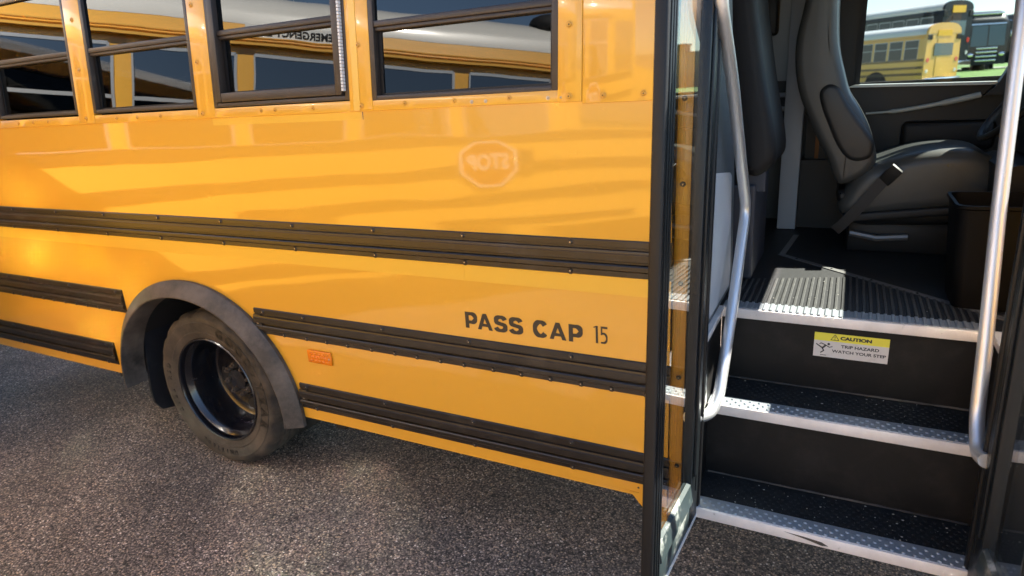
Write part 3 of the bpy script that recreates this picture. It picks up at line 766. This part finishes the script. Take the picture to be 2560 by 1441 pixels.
seg2((.014, sz1-.009), (.014, sz1-.016), .002); seg2((.014, sz1-.0185), (.014, sz1-.0205), .002)
# tripping figure
seg2((-.012, .848), (-.022, .836), .006); seg2((-.022, .838), (-.016, .828), .004); seg2((-.016, .829), (-.026, .820), .0035); seg2((-.021, .838), (-.032, .845), .004); seg2((-.032, .845), (-.041, .851), .0035)
seg2((-.012, .849), (-.026, .855), .003); seg2((-.026, .855), (-.031, .851), .0025); seg2((-.012, .849), (.0, .842), .003); seg2((.0, .842), (.009, .846), .0025); seg2((-.026, .8125), (-.008, .8125), .002)
pts = [(-.003+.0042*cos(2*pi*k/12), .8535+.0042*sin(2*pi*k/12)) for k in range(12)]; prism(bm, pts, 'y', sy-.0016, sy-.0010)
obj('sticker_pictogram', bm, m_ink, st)

# left inner wall: modesty panel with white board
bm = NB(); prism(bm, [(.10, .96), (.10, 2.3), (.30, 2.3), (.62, 1.40), (.68, 1.0), (.68, .96)], 'x', SW0-.035, SW0-.006); obj('modesty_panel', bm, m_greywall, bus)
bm = NB(); prism(bm, [(.11, .985), (.11, 1.448), (.13, 1.462), (.50, 1.415), (.535, 1.40), (.60, 1.05), (.59, .985)], 'x', SW0-.0055, SW0-.0015)
kb = obj('kick_board', bm, m_white, bus)
# grab rails
bm = NB(); tube(bm, corner_path([(-.325, .04, 2.06), (-.325, .032, 1.918), (-.318, .230, 1.72), (-.308, .590, 1.275), (-.302, .345, .992), (-.305, .150, .745), (-.318, .105, .705), (-.340, .05, .712), (-.372, .0, .73)], .06), .0185, 16)
obj('grab_rail', bm, m_steel, bus, smooth=True)
RR = lambda y, z: (.375, y, z)
bm = NB(); tube(bm, corner_path([RR(.60, 2.25), RR(.44, 1.88), RR(.325, 1.372), RR(.205, 1.01), RR(.150, .800), RR(.07, .735), (.383, .008, .75)], .07), .0185, 16)
obj('grab_rail', bm, m_steel, bus, smooth=True)

# ------------------------------------------------------------------ interior
bm = NB(); box(bm, -4.7, 1.1, 2.02, 2.05, .95, 1.66); box(bm, -4.7, -.14, 2.02, 2.05, 1.66, 1.75); box(bm, -4.7, -.14, 2.02, 2.05, 2.2, 2.37); box(bm, BX0+.01, BX0+.03, .05, 2.05, .95, 2.36)
for i in range(6): box(bm, -.45-.76*i, -.30-.76*i, 2.02, 2.05, 1.75, 2.2)
obj('inner_wall', bm, m_liner, bus)
bm = NB(); box(bm, -.60, -.312, 1.97, 2.0, 1.69, 2.36); obj('wall_cover', bm, mat('pale_cover', (.34, .34, .34), .6), bus)
bm = NB(); [tube(bm, [(-.62, 1.95, z), (-.31, 1.95, z)], .012, 8) for z in (1.55, 1.62)]; obj('heater_pipe', bm, m_steel, bus, smooth=True)
bm = NB(); box(bm, -4.7, -.25, .12, 2.05, 2.372, 2.39); box(bm, -.249, .770, .12, 2.0, 2.372, 2.39); obj('ceiling_liner', bm, m_liner, bus)
bm = NB()
for i in range(6): box(bm, -1.21-.76*i, -.45-.76*i, 2.03, 2.035, 1.75, 2.2)
obj('far_window', bm, m_opane, bus)
# white bulkhead post and pale wall behind the driver
bm = NB(); box(bm, -.300, -.212, 1.74, 1.765, .955, 2.40, bev=.004); obj('bulkhead_post', bm, m_white, bus, smooth=True)
bm = NB(); box(bm, -.212, .0, 1.80, 2.02, .955, 1.30); box(bm, -.20, .005, 1.90, 2.02, 1.30, 2.42); obj('pillar', bm, m_dark, bus)
bm = NB(); box(bm, -.155, -.135, 1.885, 1.899, 1.30, 2.40); obj('shoulder_belt', bm, m_tanbelt, bus)
bm = NB(); box(bm, -.42, -.345, 1.60, 1.72, 1.90, 2.1, bev=.02); obj('speaker_box', bm, m_dark, bus, smooth=True)
# dark passenger seat in profile behind the doorway
def profile_solid(bm, pts, y0, y1, r=.03, n=4):
    """2D outline in x,z extruded in y with rounded side edges"""
    cx_ = sum(p[0] for p in pts)/len(pts); cz_ = sum(p[1] for p in pts)/len(pts)
    N = len(pts); nr = []
    for i in range(N):
        a, b, c = Vector(pts[i-1]), Vector(pts[i]), Vector(pts[(i+1) % N]); t_ = (c-a).normalized(); nr.append(Vector((t_.y, -t_.x)))
    area = sum(pts[i][0]*pts[(i+1) % N][1]-pts[(i+1) % N][0]*pts[i][1] for i in range(N))
    s = 1 if area > 0 else -1
    rings = []
    for k in range(n+1): a = pi/2*k/n; rings.append((y0+r*(1-sin(a)), r*(1-cos(a))))
    rings = [(y0+r*(1-sin(pi/2*k/n)), r*(1-cos(pi/2*k/n))) for k in range(n, -1, -1)]
    lay = [(yy, ins) for yy, ins in rings]+[(y1-(yy-y0), ins) for yy, ins in rings[::-1]]
    L_ = []
    for yy, ins in lay: L_.append([bm.verts.new((pts[i][0]-nr[i].x*ins*s, yy, pts[i][1]-nr[i].y*ins*s)) for i in range(N)])
    for j in range(len(L_)-1):
        for i in range(N): bm.faces.new((L_[j][i], L_[j][(i+1) % N], L_[j+1][(i+1) % N], L_[j+1][i]))
    q = bmesh.ops.triangulate(bm, faces=[bm.faces.new(L_[0]), bm.faces.new(L_[-1][::-1])])
    for f_ in q['faces']: f_.smooth = False
def curve2(pts, n=5):
    P = [Vector((p[0], p[1])) for p in pts]; out = []; N = len(P)
    for i in range(N):
        a, b, c, d = P[i-1], P[i], P[(i+1) % N], P[(i+2) % N]
        for k in range(n):
            t = k/n; q = 0.5*((2*b)+(c-a)*t+(2*a-5*b+4*c-d)*t*t+(3*b-a-3*c+d)*t**3); out.append((q.x, q.y))
    return out
bm = NB(); profile_solid(bm, curve2([(-.47, 2.10), (-.36, 2.09), (-.325, 1.93), (-.285, 1.71), (-.235, 1.46), (-.26, 1.39), (-.315, 1.365), (-.365, 1.42), (-.42, 1.71), (-.455, 1.95)]), .74, 1.18, .04)
ps = obj('passenger_seat', bm, m_pseat, bus, smooth=True)
bm = NB(); box(bm, -.60, -.30, .78, 1.20, .955, 1.33, bev=.01); box(bm, -.35, -.27, .80, .83, 1.30, 1.40, bev=.005); obj('seat_base', bm, mat('seat_base_blue', (0.03, 0.035, 0.05), .5), ps)
for i in range(4):
    bm = NB(); profile_solid(bm, curve2([(-1.5-.76*i, 1.90), (-1.42-.76*i, 1.90), (-1.34-.76*i, 1.45), (-1.0-.76*i, 1.45), (-.98-.76*i, 1.36), (-1.4-.76*i, 1.34)]), .15, .95, .03); obj('passenger_seat', bm, m_pseat, bus, smooth=True)

# driver seat
DY0, DY1 = .86, 1.27
SK = 1.157
def seatmove(bm):
    for v in bm.verts: v.co = Vector((v.co.x*SK, -1.8+(v.co.y+1.8)*SK, max(.956, 1.73+(v.co.z-1.73)*SK)))
    return bm
bm = NB()
back = [(-.165, 2.10), (-.185, 1.95), (-.203, 1.84), (-.198, 1.73), (-.172, 1.63), (-.112, 1.50), (-.065, 1.41), (-.035, 1.335), (-.005, 1.322), (.045, 1.345), (.078, 1.375), (.092, 1.42), (.066, 1.505), (.024, 1.585), (-.015, 1.645), (-.040, 1.72), (-.066, 1.82), (-.078, 1.95), (-.084, 2.10), (-.11, 2.15), (-.15, 2.15)]
profile_solid(bm, curve2(back, 3), DY0, DY1, .030, 5)
ds = obj('driver_seat', seatmove(bm), m_seat, bus, smooth=True, label='grey driver seat with high back')
bm = NB(); profile_solid(bm, curve2([(-.112, 1.655), (-.085, 1.682), (-.048, 1.668), (-.010, 1.605), (.040, 1.535), (.078, 1.478), (.074, 1.425), (.030, 1.408), (-.010, 1.425), (-.045, 1.475), (-.075, 1.54), (-.100, 1.60)], 4), DY0-.012, DY0+.05, .018, 4)
obj('side_bolster', seatmove(bm), m_seatin, ds, smooth=True)
bm = NB(); profile_solid(bm, curve2([(.00, 1.30), (.05, 1.375), (.12, 1.405), (.223, 1.437), (.34, 1.446), (.42, 1.428), (.462, 1.38), (.462, 1.31), (.42, 1.262), (.30, 1.235), (.16, 1.210), (.02, 1.19), (-.02, 1.24)], 4), DY0, DY1+.02, .05, 5)
obj('seat_cushion', seatmove(bm), m_seat, ds, smooth=True)
bm = NB(); profile_solid(bm, [(.00, 1.215), (.02, 1.18), (.38, 1.225), (.36, 1.255)], DY0-.006, DY1, .01); profile_solid(bm, curve2([(-.02, 1.30), (.03, 1.18), (.16, 1.17), (.36, 1.19), (.42, 1.27), (.2, 1.24)]), DY0+.02, DY1, .03)
obj('seat_shell', seatmove(bm), m_dark, ds, smooth=True)
bm = NB(); box(bm, .02, .36, .92, 1.30, 1.05, 1.18, bev=.02); box(bm, .06, .30, .95, 1.28, .955, 1.06, bev=.01); obj('seat_pedestal', seatmove(bm), m_dark, ds, smooth=True)
bm = NB(); tube(bm, [(.03, .9, 1.135), (.12, .895, 1.120), (.22, .90, 1.128)], .012, 8); obj('adjuster_bar', seatmove(bm), m_strip, ds, smooth=True)
bm = NB()
def ribbon(pts, wd, th, dirw):
    dirw = Vector(dirw).normalized(); P = [Vector(p) for p in pts]; pr = None
    for i, p in enumerate(P):
        t_ = (P[min(i+1, len(P)-1)]-P[max(i-1, 0)]).normalized(); n_ = t_.cross(dirw).normalized(); w2 = n_.cross(t_).normalized()
        q = [bm.verts.new(p+w2*a*wd/2+n_*b*th/2) for a, b in ((-1, -1), (1, -1), (1, 1), (-1, 1))]
        if pr:
            for k in range(4): bm.faces.new((pr[k], pr[(k+1) % 4], q[(k+1) % 4], q[k]))
        else: bm.faces.new(q[::-1])
        pr = q
    bm.faces.new(pr)
ribbon([(.140, .842, 1.372), (.12, .832, 1.345), (.06, .832, 1.255), (.0, .84, 1.175), (-.02, .86, 1.15)], .038, .003, (1, 0, -1))
obj('seat_belt', seatmove(bm), m_belt, ds, smooth=True)
bm = NB(); b2 = NB(); box(b2, -.022, .022, -.035, .035, -.008, .008, bev=.004)
place(b2, (.140, .826, 1.365), (.75, -.05, -.66), (.55, -.35, .75)); merge(bm, b2); obj('belt_buckle', seatmove(bm), m_dark, ds, smooth=True)

# driver door inner trim
DK = .973
def doormove(bm):
    for v in bm.verts: v.co = Vector((v.co.x*DK, -1.8+(v.co.y+1.8)*DK, max(.956, 1.73+(v.co.z-1.73)*DK)))
    return bm
bm = NB()
prism(bm, [(-.14, .955), (-.14, 1.58), (-.02, 1.640), (.70, 1.620), (1.1, 1.60), (1.1, .955)], 'y', 1.96, 2.019)
dt = obj('driver_door', doormove(bm), m_dark, bus)
bm = NB(); prism(bm, [(-.03, 1.641), (.0, 1.652), (.70, 1.634), (.70, 1.621), (-.0, 1.640)], 'y', 1.93, 2.07); obj('window_sill', doormove(bm), mat('sunlit_sill', (.45, .47, .43), .4), dt)  # pale colour stands for sunlight lying on the sill
bm = NB(); tube(bm, smooth_path([(.06, 1.94, 1.512), (.20, 1.93, 1.522), (.36, 1.925, 1.548), (.52, 1.93, 1.582)]), [.006]*5+[.010]*8+[.014]*6, 10); obj('armrest_highlight', doormove(bm), mat('armrest_glint', (.34, .35, .32), .4), dt, smooth=True)  # thin pale tube stands in for the sun highlight along the armrest
bm = NB(); box(bm, .22, .60, 1.93, 1.961, 1.33, 1.47, bev=.03, seg=3); box(bm, .02, .75, 1.92, 1.962, 1.20, 1.30, bev=.03, seg=3); obj('door_pocket', doormove(bm), m_pseat, dt, smooth=True)
bm = NB(); box(bm, .0, .02, 1.98, 2.05, 1.65, 2.39); box(bm, .0, .75, 1.98, 2.05, 2.33, 2.39); obj('window_frame', doormove(bm), m_black, dt)
bm = NB(); prism(bm, [(.02, 1.62), (1.40, 1.62), (.74, 2.34), (.02, 2.34)], 'y', 2.03, 2.034); obj('driver_window', doormove(bm), m_drvglass, dt)
# front pillar, mirror patch, dash with added sun block, steering wheel
bm = NB(); prism(bm, [(.53, 1.58), (1.42, 1.58), (.80, 2.30), (.72, 2.32), (.69, 1.88), (.574, 1.626)], 'y', 1.90, 1.96, f=lambda c: Vector((c.x-.00, c.y, c.z))); obj('front_pillar', doormove(bm), m_dark, bus)
bm = NB(); prism(bm, [(.62, .955), (.62, 1.30), (.70, 1.42), (.90, 1.49), (1.5, 1.49), (1.5, .955)], 'y', .62, 1.9); prism(bm, [(.50, 1.22), (.49, 1.36), (.53, 1.375), (.64, 1.37), (.64, 1.22)], 'y', 1.0, 1.5); prism(bm, [(.60, 1.38), (.575, 1.60), (.575, 1.735), (.61, 1.765), (.95, 1.76), (1.1, 1.49)], 'y', .55, 1.50); obj('dashboard_with_sun_block', bm, m_dark, bus)  # last outline: raised block out of view, added to stop the sun
bm = NB(); cw = Vector((.60, 1.40, 1.60)); ux = Vector((0, 1, 0)); uy = Vector((.62, 0, .78)).normalized()
tube(bm, [cw+ux*.21*cos(2*pi*k/32)+uy*.21*sin(2*pi*k/32) for k in range(32)], .014, 8, closed=True); tube(bm, [cw-ux*.2, cw+Vector((.03, 0, -.03)), cw+ux*.2], .014, 8); tube(bm, [cw, cw+Vector((.25, 0, -.2))], .03, 8)
obj('steering_wheel', bm, m_pseat, bus, smooth=True)
# cab shell ahead of the door, hood, windshield
bm = NB()
prism(bm, [(.60, .42), (.60, 1.66), (1.35, 1.60), (1.35, .42)], 'y', .0, .03); box(bm, 1.80, 1.84, .02, 2.08, .6, 1.50)
prism(bm, [(1.36, .75), (1.36, 1.50), (1.9, 1.50), (2.8, 1.36), (3.05, 1.2), (3.1, .75)], 'y', .12, 1.98)
obj('cab_shell', bm, m_yel, bus)
bm = NB(); prism(bm, [(1.52, 1.50), (.790, 2.37), (.780, 2.36), (1.50, 1.50)], 'y', .12, 2.0); obj('windshield', bm, glass('windshield_glass', (.88, .9, .88), 1.45, refl=.6), bus)
bm = NB(); prism(bm, [(.60, 1.66), (.60, 2.40), (.68, 2.40), (.66, 1.66)], 'y', .03, .09); prism(bm, [(1.46, 1.51), (.69, 2.37), (.75, 2.37), (1.54, 1.51)], 'y', .06, .12); prism(bm, [(1.46, 1.51), (.69, 2.37), (.75, 2.37), (1.54, 1.51)], 'y', 2.0, 2.06); obj('windshield_pillar', bm, m_dark, bus)
bm = NB(); box(bm, 3.08, 3.22, .1, 2.0, .45, .68, bev=.02); obj('front_bumper', bm, m_black, bus, smooth=True)
wheel(2.35, .08, detail=False)

# waste bin on the floor
tb = thing('waste_bin', (.46, .75, .955), 'black open waste bin on the bus floor behind the right grab rail', 'waste bin')
bm = NB()
def rr(w_, h_, r, z, cx=0, cy=0):
    out = []
    for (sx_, sy_, a0) in ((1, 1, 0), (-1, 1, pi/2), (-1, -1, pi), (1, -1, 3*pi/2)):
        for k in range(4): a = a0+pi/2*k/3; out.append((cx+sx_*(w_-r)+r*cos(a), cy+sy_*(h_-r)+r*sin(a), z))
    return out
lv = [rr(.110, .115, .03, .001), rr(.135, .14, .035, .33), rr(.142, .147, .036, .335), rr(.142, .147, .036, .345), rr(.132, .137, .034, .345), rr(.107, .112, .028, .012)]
L_ = [[bm.verts.new(p) for p in q] for q in lv]
for j in range(5):
    for i in range(16): bm.faces.new((L_[j][i], L_[j][(i+1) % 16], L_[j+1][(i+1) % 16], L_[j+1][i]))
bm.faces.new(L_[0]); bm.faces.new(L_[-1])
obj('bin_body', bm, m_bin, tb, smooth=True, local=True)

# ================================================================== other school buses
def other_bus(name, loc, rz, label, win_front, nwin, pitch, xf, rear, detail=False, pane=None, hood=True, yel=m_oyel, roofm=m_roofw, hr=2.88):
    """local frame: +x forward, +y the driver's side (outer plane y=0), body extends to y=-2.4"""
    t = thing(name, loc, label, 'school bus', rz, 'school buses parked in the lot')
    ZS, ZT = 1.52, 2.335
    m_pn = m_opane if detail else m_fpane
    bm = NB(); pts = [(0, .45), (0, 1.50), (-.045, 2.40), (-.07, 2.545), (-2.33, 2.545), (-2.355, 2.40), (-2.4, 1.50), (-2.4, .45)]
    prism(bm, pts, 'x', rear, xf); obj('body', bm, yel, t, local=True)
    bm = NB(); pts = [(-.068, 2.543)]+[(-1.2+1.132*math.copysign(abs(cos(a))**.75, cos(a)), 2.543+(hr-2.543)*sin(a)**.8) for a in [pi*k/20 for k in range(1, 20)]]+[(-2.332, 2.543)]
    prism(bm, pts, 'x', rear+.03, xf-.12); obj('roof', bm, roofm, t, local=True, smooth=True)
    for ex in (rear, xf-.12):
        bm = NB(); p2 = [(a*1.0+(a+1.2)*.01, b+.012) for a, b in pts]; prism(bm, p2, 'x', ex-.01, ex+.10); obj('roof_cap', bm, yel, t, local=True)
    for side_ in (0, 1):
        def S(c): return Vector((c[0], c[1]*(1 if side_ == 0 else -1)-(0 if side_ == 0 else 2.4), c[2]))
        def sl(z): return -.045*(z-1.5)/1.14 if z > 1.5 else 0
        bm = NB(); a, b = win_front-nwin*pitch-.1, win_front+.12       # drip rail above the windows
        box(bm, a, b, -.04, .012, 2.395, 2.412, f=S); box(bm, a, b, -.04, .0, 2.445, 2.452, f=S); obj('drip_rail', bm, yel, t, local=True)
        for zz in (1.42, 1.10, .82, .52):
            bm = NB()
            for q in range(3): box(bm, rear+.05, xf-.15 if zz > .6 else xf-.4, -.01, .016, zz+q*.038, zz+q*.038+.028, f=S)
            obj('rub_rail', bm, m_rail, t, local=True)
        for i in range(nwin):
            x1 = win_front-.06-i*pitch; x0 = x1-pitch+.12
            def P(c): return S(Vector((c[0], c[1]+sl(c[2]), c[2])))
            bm = NB(); box(bm, x0, x1, -.01, .004, ZS, ZT, f=P); wn = obj('window', bm, m_pn, t, local=True)
            bm = NB()
            for bx in ((x0-.006, x0+.006, ZS, ZT), (x1-.008, x1+.010, ZS, ZT), (x0, x1, ZT-.012, ZT+.01), (x0, x1, ZS-.015, ZS+.012), (x0, x1, 1.985, 2.01)):
                box(bm, bx[0], bx[1], .0, .012, bx[2], bx[3], f=P)
            obj('window_frame', bm, m_silver, wn, local=True)
            if i == 1 or i == 4:
                pass
        # driver / door glass
        if hood:
            bm = NB(); box(bm, win_front+.22, xf-.12, -.03, .006, 1.56, 2.30, f=S); obj('cab_window', bm, m_pn, t, local=True)
    # wheels
    for wx in (rear+2.3, xf+.45 if hood else xf-1.6):
        for yy in (-.28, -2.12-.24+.24):
            bm = NB(); pr = [(0, .27), (-.02, .3), (-.01, .42), (.02, .47), (.2, .47), (.24, .42), (.24, .27)]
            r_ = lathe(bm, [(y+(-.02 if yy > -1 else 0)-.0+(-.22 if yy > -1 else 0)+0 if 0 else y+yy+(.03 if yy > -1 else -.26), r) for y, r in pr], wx, .47, 32)
            wh = obj('wheel', bm, m_tyre, t, local=True, smooth=True)
            bm = NB(); lathe(bm, [(yy+(.22 if yy > -1 else -.2), .0), (yy+(.22 if yy > -1 else -.2), .20), (yy+(.26 if yy > -1 else -.25), .27)], wx, .47, 24); obj('rim', bm, m_black, wh, local=True)
            if wx < win_front:
                bm = NB(); y_ = .006 if yy > -1 else -2.406
                bm.faces.new([bm.verts.new((wx+.58*cos(pi*k/16), y_, .44+.62*sin(pi*k/16))) for k in range(17)]); obj('wheel_well', bm, m_black, t, local=True)
    bm = NB(); box(bm, rear-.22, rear, -2.35, -.05, .42, .68, bev=.02)
    obj('rear_bumper', bm, m_black if detail else m_chrome, t, local=True, smooth=True)
    # rear end
    bm = NB(); box(bm, rear-.015, rear, -1.65, -.75, .75, 2.35); obj('rear_door', bm, yel, t, local=True)
    bm = NB(); box(bm, rear-.03, rear-.01, -1.85, -.55, 1.62, 2.15, bev=.008); obj('rear_window', bm, m_cglass, t, local=True)
    for yy in (-2.2, -.2):
        bm = NB(); tube(bm, [(rear-.02, yy, 1.45), (rear, yy, 1.45)], .10, 16); obj('tail_light', bm, m_lamp_r, t, local=True)
        bm = NB(); tube(bm, [(rear-.02, yy, .98), (rear, yy, .98)], .08, 16); obj('tail_light', bm, m_signw, t, local=True)
        bm = NB(); box(bm, rear-.03, rear, yy-.16, yy+.16, 2.30, 2.52, bev=.02); obj('warning_lamp', bm, m_pseat, t, local=True)
    bm = NB(); box(bm, rear-.025, rear, -1.7, -.7, 2.45, 2.70); obj('name_board', bm, mat('board_yellow', (.8, .45, .03), .5), t, local=True)
    # front
    if hood:
        bm = NB(); prism(bm, [(xf, .6), (xf, 1.62), (xf+.4, 1.55), (xf+1.35, 1.40), (xf+1.5, 1.2), (xf+1.5, .6)], 'y', -2.15, -.25); obj('hood', bm, yel, t, local=True)
        bm = NB(); box(bm, xf-.002, xf+.02, -2.2, -.2, 1.64, 2.36); obj('windshield', bm, m_pn, t, local=True)
        bm = NB(); box(bm, xf+1.5, xf+1.68, -2.3, -.1, .45, .75, bev=.03); obj('front_bumper', bm, m_black, t, local=True)
    else:
        bm = NB(); box(bm, xf-.002, xf+.02, -2.25, -.15, 1.45, 2.40); obj('windshield', bm, m_pn, t, local=True)
    return t
PSI = R_(42); HH = 4.8
Fx, Fy = -HH*sin(PSI), HH*cos(PSI); Fy = -(Fy-1.8)
ob = other_bus('school_bus', (Fx, Fy, 0), -PSI, 'yellow school bus with white roof and folded stop sign, mirrored in the nearest windows', 1.60, 11, .745, 2.65, -6.9, detail=True)
# stop sign arm
bm = NB(); oc = [(1.06+.245*cos(pi/8+pi/4*k), 1.225+.245*sin(pi/8+pi/4*k)) for k in range(8)]; prism(bm, oc, 'y', .045, .052); ss = obj('stop_sign', bm, m_signw, ob, local=True)
bm = NB(); oc = [(1.06+.222*cos(pi/8+pi/4*k), 1.225+.222*sin(pi/8+pi/4*k)) for k in range(8)]; prism(bm, oc, 'y', .0525, .0545); obj('stop_face', bm, m_red, ss, local=True)
bm = text_bm('STOP', .15, .001, bold=.004, align='CENTER', sx=1.0)
Xs = [v.co.x for v in bm.verts]; Zs = [v.co.y for v in bm.verts]; kx = .33/(max(Xs)-min(Xs)); kz = .15/(max(Zs)-min(Zs))
for v in bm.verts: v.co.x *= kx; v.co.y = (v.co.y-min(Zs))*kz-.075
place(bm, (1.06, .0560, 1.225), (-1, 0, 0), (0, 0, 1)); obj('stop_lettering', bm, m_signw, ss, local=True)
bm = NB(); box(bm, 1.30, 1.42, .0, .07, 1.12, 1.33, bev=.01); obj('stop_arm_box', bm, m_black, ob, local=True)
# emergency exit label over the windows
bm = NB(); box(bm, -.62, -.03, -.075, -.045, 2.455, 2.545, f=lambda c: Vector((c.x, c.y+.0, c.z))); ex = obj('exit_label', bm, m_signw, ob, local=True)
bm = text_bm('EMERGENCY EXIT', .07, .001, bold=.0025, align='CENTER'); Xs = [v.co.x for v in bm.verts]; kx = .53/(max(Xs)-min(Xs))
for v in bm.verts: v.co.x *= kx
place(bm, (-.325, -.043, 2.476), (-1, 0, 0), (0, 0, 1)); obj('exit_lettering', bm, m_black, ex, local=True)
# dome on the roof
bm = NB(); ell(bm, (1.60, -.30, 2.80), (.16, .16, .10), 16, 10); obj('roof_dome', bm, m_black, ob, smooth=True, local=True)
# far yellow bus seen through the driver window
z0 = .45
def at(az, dist): return (dist*sin(R_(az)), -1.8+dist*cos(R_(az)), z0)
hd = R_(90+52)                                    # heading of its nose
px, py, _ = at(4.75, 31.0)
px, py, _ = at(4.30, 35.5)
tb2 = other_bus('school_bus', (px+6.5*cos(hd), py+6.5*sin(hd), z0), hd, 'distant yellow school bus seen from behind through the driver window', .6, 9, .755, 2.3, -6.5, hr=3.0)
p3x, p3y, _ = at(5.0, 44.0)
tb3 = other_bus('school_bus', (p3x+7.2*cos(hd), p3y+7.2*sin(hd), .85), hd, 'dark far bus with pale roof standing behind the distant yellow bus', .6, 9, .755, 2.3, -6.6, yel=m_coach)
for q in (tb3,): q.scale = (1.1, 1.1, 1.42)

def coach(loc, rz, label):
    t = thing('coach', loc, label, 'coach', rz, 'coaches parked beyond the yellow bus')
    # local: front faces -y, body along +y
    bm = NB(); rows = []
    for (y, top, hw, ins) in ((-.05, 2.95, 1.10, .0), (.0, 3.05, 1.20, .0), (.25, 3.35, 1.26, .0), (.7, 3.52, 1.28, .0), (12, 3.52, 1.28, 0)):
        ring = [(-hw, .35), (-hw, 1.3), (-hw, top-.62)]+[(-hw+.45-.45*cos(pi/2*k/6), top-.42+.42*sin(pi/2*k/6)) for k in range(7)]
        ring += [(-x_, z_) for x_, z_ in ring[::-1]]
        rows.append([bm.verts.new((x_, y+(.09*(z_-1.3) if y < .6 and z_ > 1.3 else 0), z_)) for x_, z_ in ring])
    for i in range(4):
        for k in range(len(rows[0])-1): bm.faces.new((rows[i][k], rows[i][k+1], rows[i+1][k+1], rows[i+1][k]))
    bm.faces.new(rows[0]); bm.faces.new(rows[-1][::-1]); obj('body', bm, m_coach, t, local=True, smooth=True)
    bm = NB(); F_ = lambda c: Vector((c.x, c.y+.09*(c.z-1.3), c.z))
    for xx in ((-1.0, -.04), (.04, 1.0)):
        prism(bm, [(xx[0], 1.45), (xx[1], 1.45), (xx[1], 2.66), (xx[0]+(.06 if xx[0] < -.5 else 0), 2.66)], 'y', -.075, -.052, f=F_)
    ws = obj('windshield', bm, m_cglass, t, local=True)
    bm = NB(); box(bm, -1.02, 1.02, -.075, -.052, 2.72, 2.78, f=F_); obj('windshield_trim', bm, m_chrome, ws, local=True)
    bm = NB(); box(bm, -.95, .95, .30, .55, 3.30, 3.42, bev=.04); obj('roof_trim', bm, m_chrome, t, local=True, smooth=True)
    for z in (.55, .80, 1.05, 1.28):
        bm = NB(); box(bm, -.62, .62, -.06, .02, z, z+.10, bev=.03); obj('chrome_bar', bm, m_chrome, t, local=True, smooth=True)
    for s in (-1, 1):
        bm = NB(); ell(bm, (s*.92, -.03, .95), (.20, .06, .13), 12, 8); obj('headlight', bm, m_chrome, t, local=True, smooth=True)
        bm = NB(); tube(bm, corner_path([(s*1.2, .3, 2.9), (s*1.45, -.2, 2.8), (s*1.45, -.2, 2.4)], .1), .03, 8); box(bm, s*1.45-.12, s*1.45+.12, -.28, -.16, 2.0, 2.45, bev=.03); obj('mirror', bm, m_chrome, t, local=True, smooth=True)
        bm = NB(); box(bm, s*1.285-.004, s*1.285+.004, 1.0, 11.5, 1.9, 2.9); obj('side_window', bm, m_cglass, t, local=True)
        for wy in (2.6, 9.2):
            bm = NB(); tube(bm, [(s*1.0, wy, .1), (s*1.3, wy, .1)], .5, 24); obj('wheel', bm, m_tyre, t, local=True)
    return t
cx_, cy_, _ = at(7.85, 52)
coach((cx_, cy_, 1.15), R_(22), 'black coach with chrome bars and wide windshield facing the camera in the distance')
cx_, cy_, _ = at(10.3, 58)
coach((cx_, cy_, 1.15), R_(22), 'rightmost dark coach parked behind the chrome fronted one')

# brick building ahead, seen in the door glass
bb = thing('brick_building', (21, 52, 1.1), 'tan brick building beyond the grass, reflected in the open door glass', 'building')
bm = NB(); box(bm, -9, 9, 0, 12, 0, 5.2); box(bm, -3, 1, -.3, 1, 0, 6.4); box(bm, 9.01, 20, 2, 12, 0, 4.2); obj('wall', bm, m_brick, bb, local=True)
bm = NB(); box(bm, -9.1, 9.1, -.1, 12.1, 5.2, 5.4); box(bm, -3.1, 1.1, -.4, 1.1, 6.4, 6.6); obj('parapet', bm, m_liner, bb, local=True)
bb.scale = (1, 1, .52)
for i in range(5):
    bm = NB(); box(bm, 2.0+i*1.35, 2.8+i*1.35, -.03, 0, 1.4, 3.2); obj('window', bm, m_opane, bb, local=True)
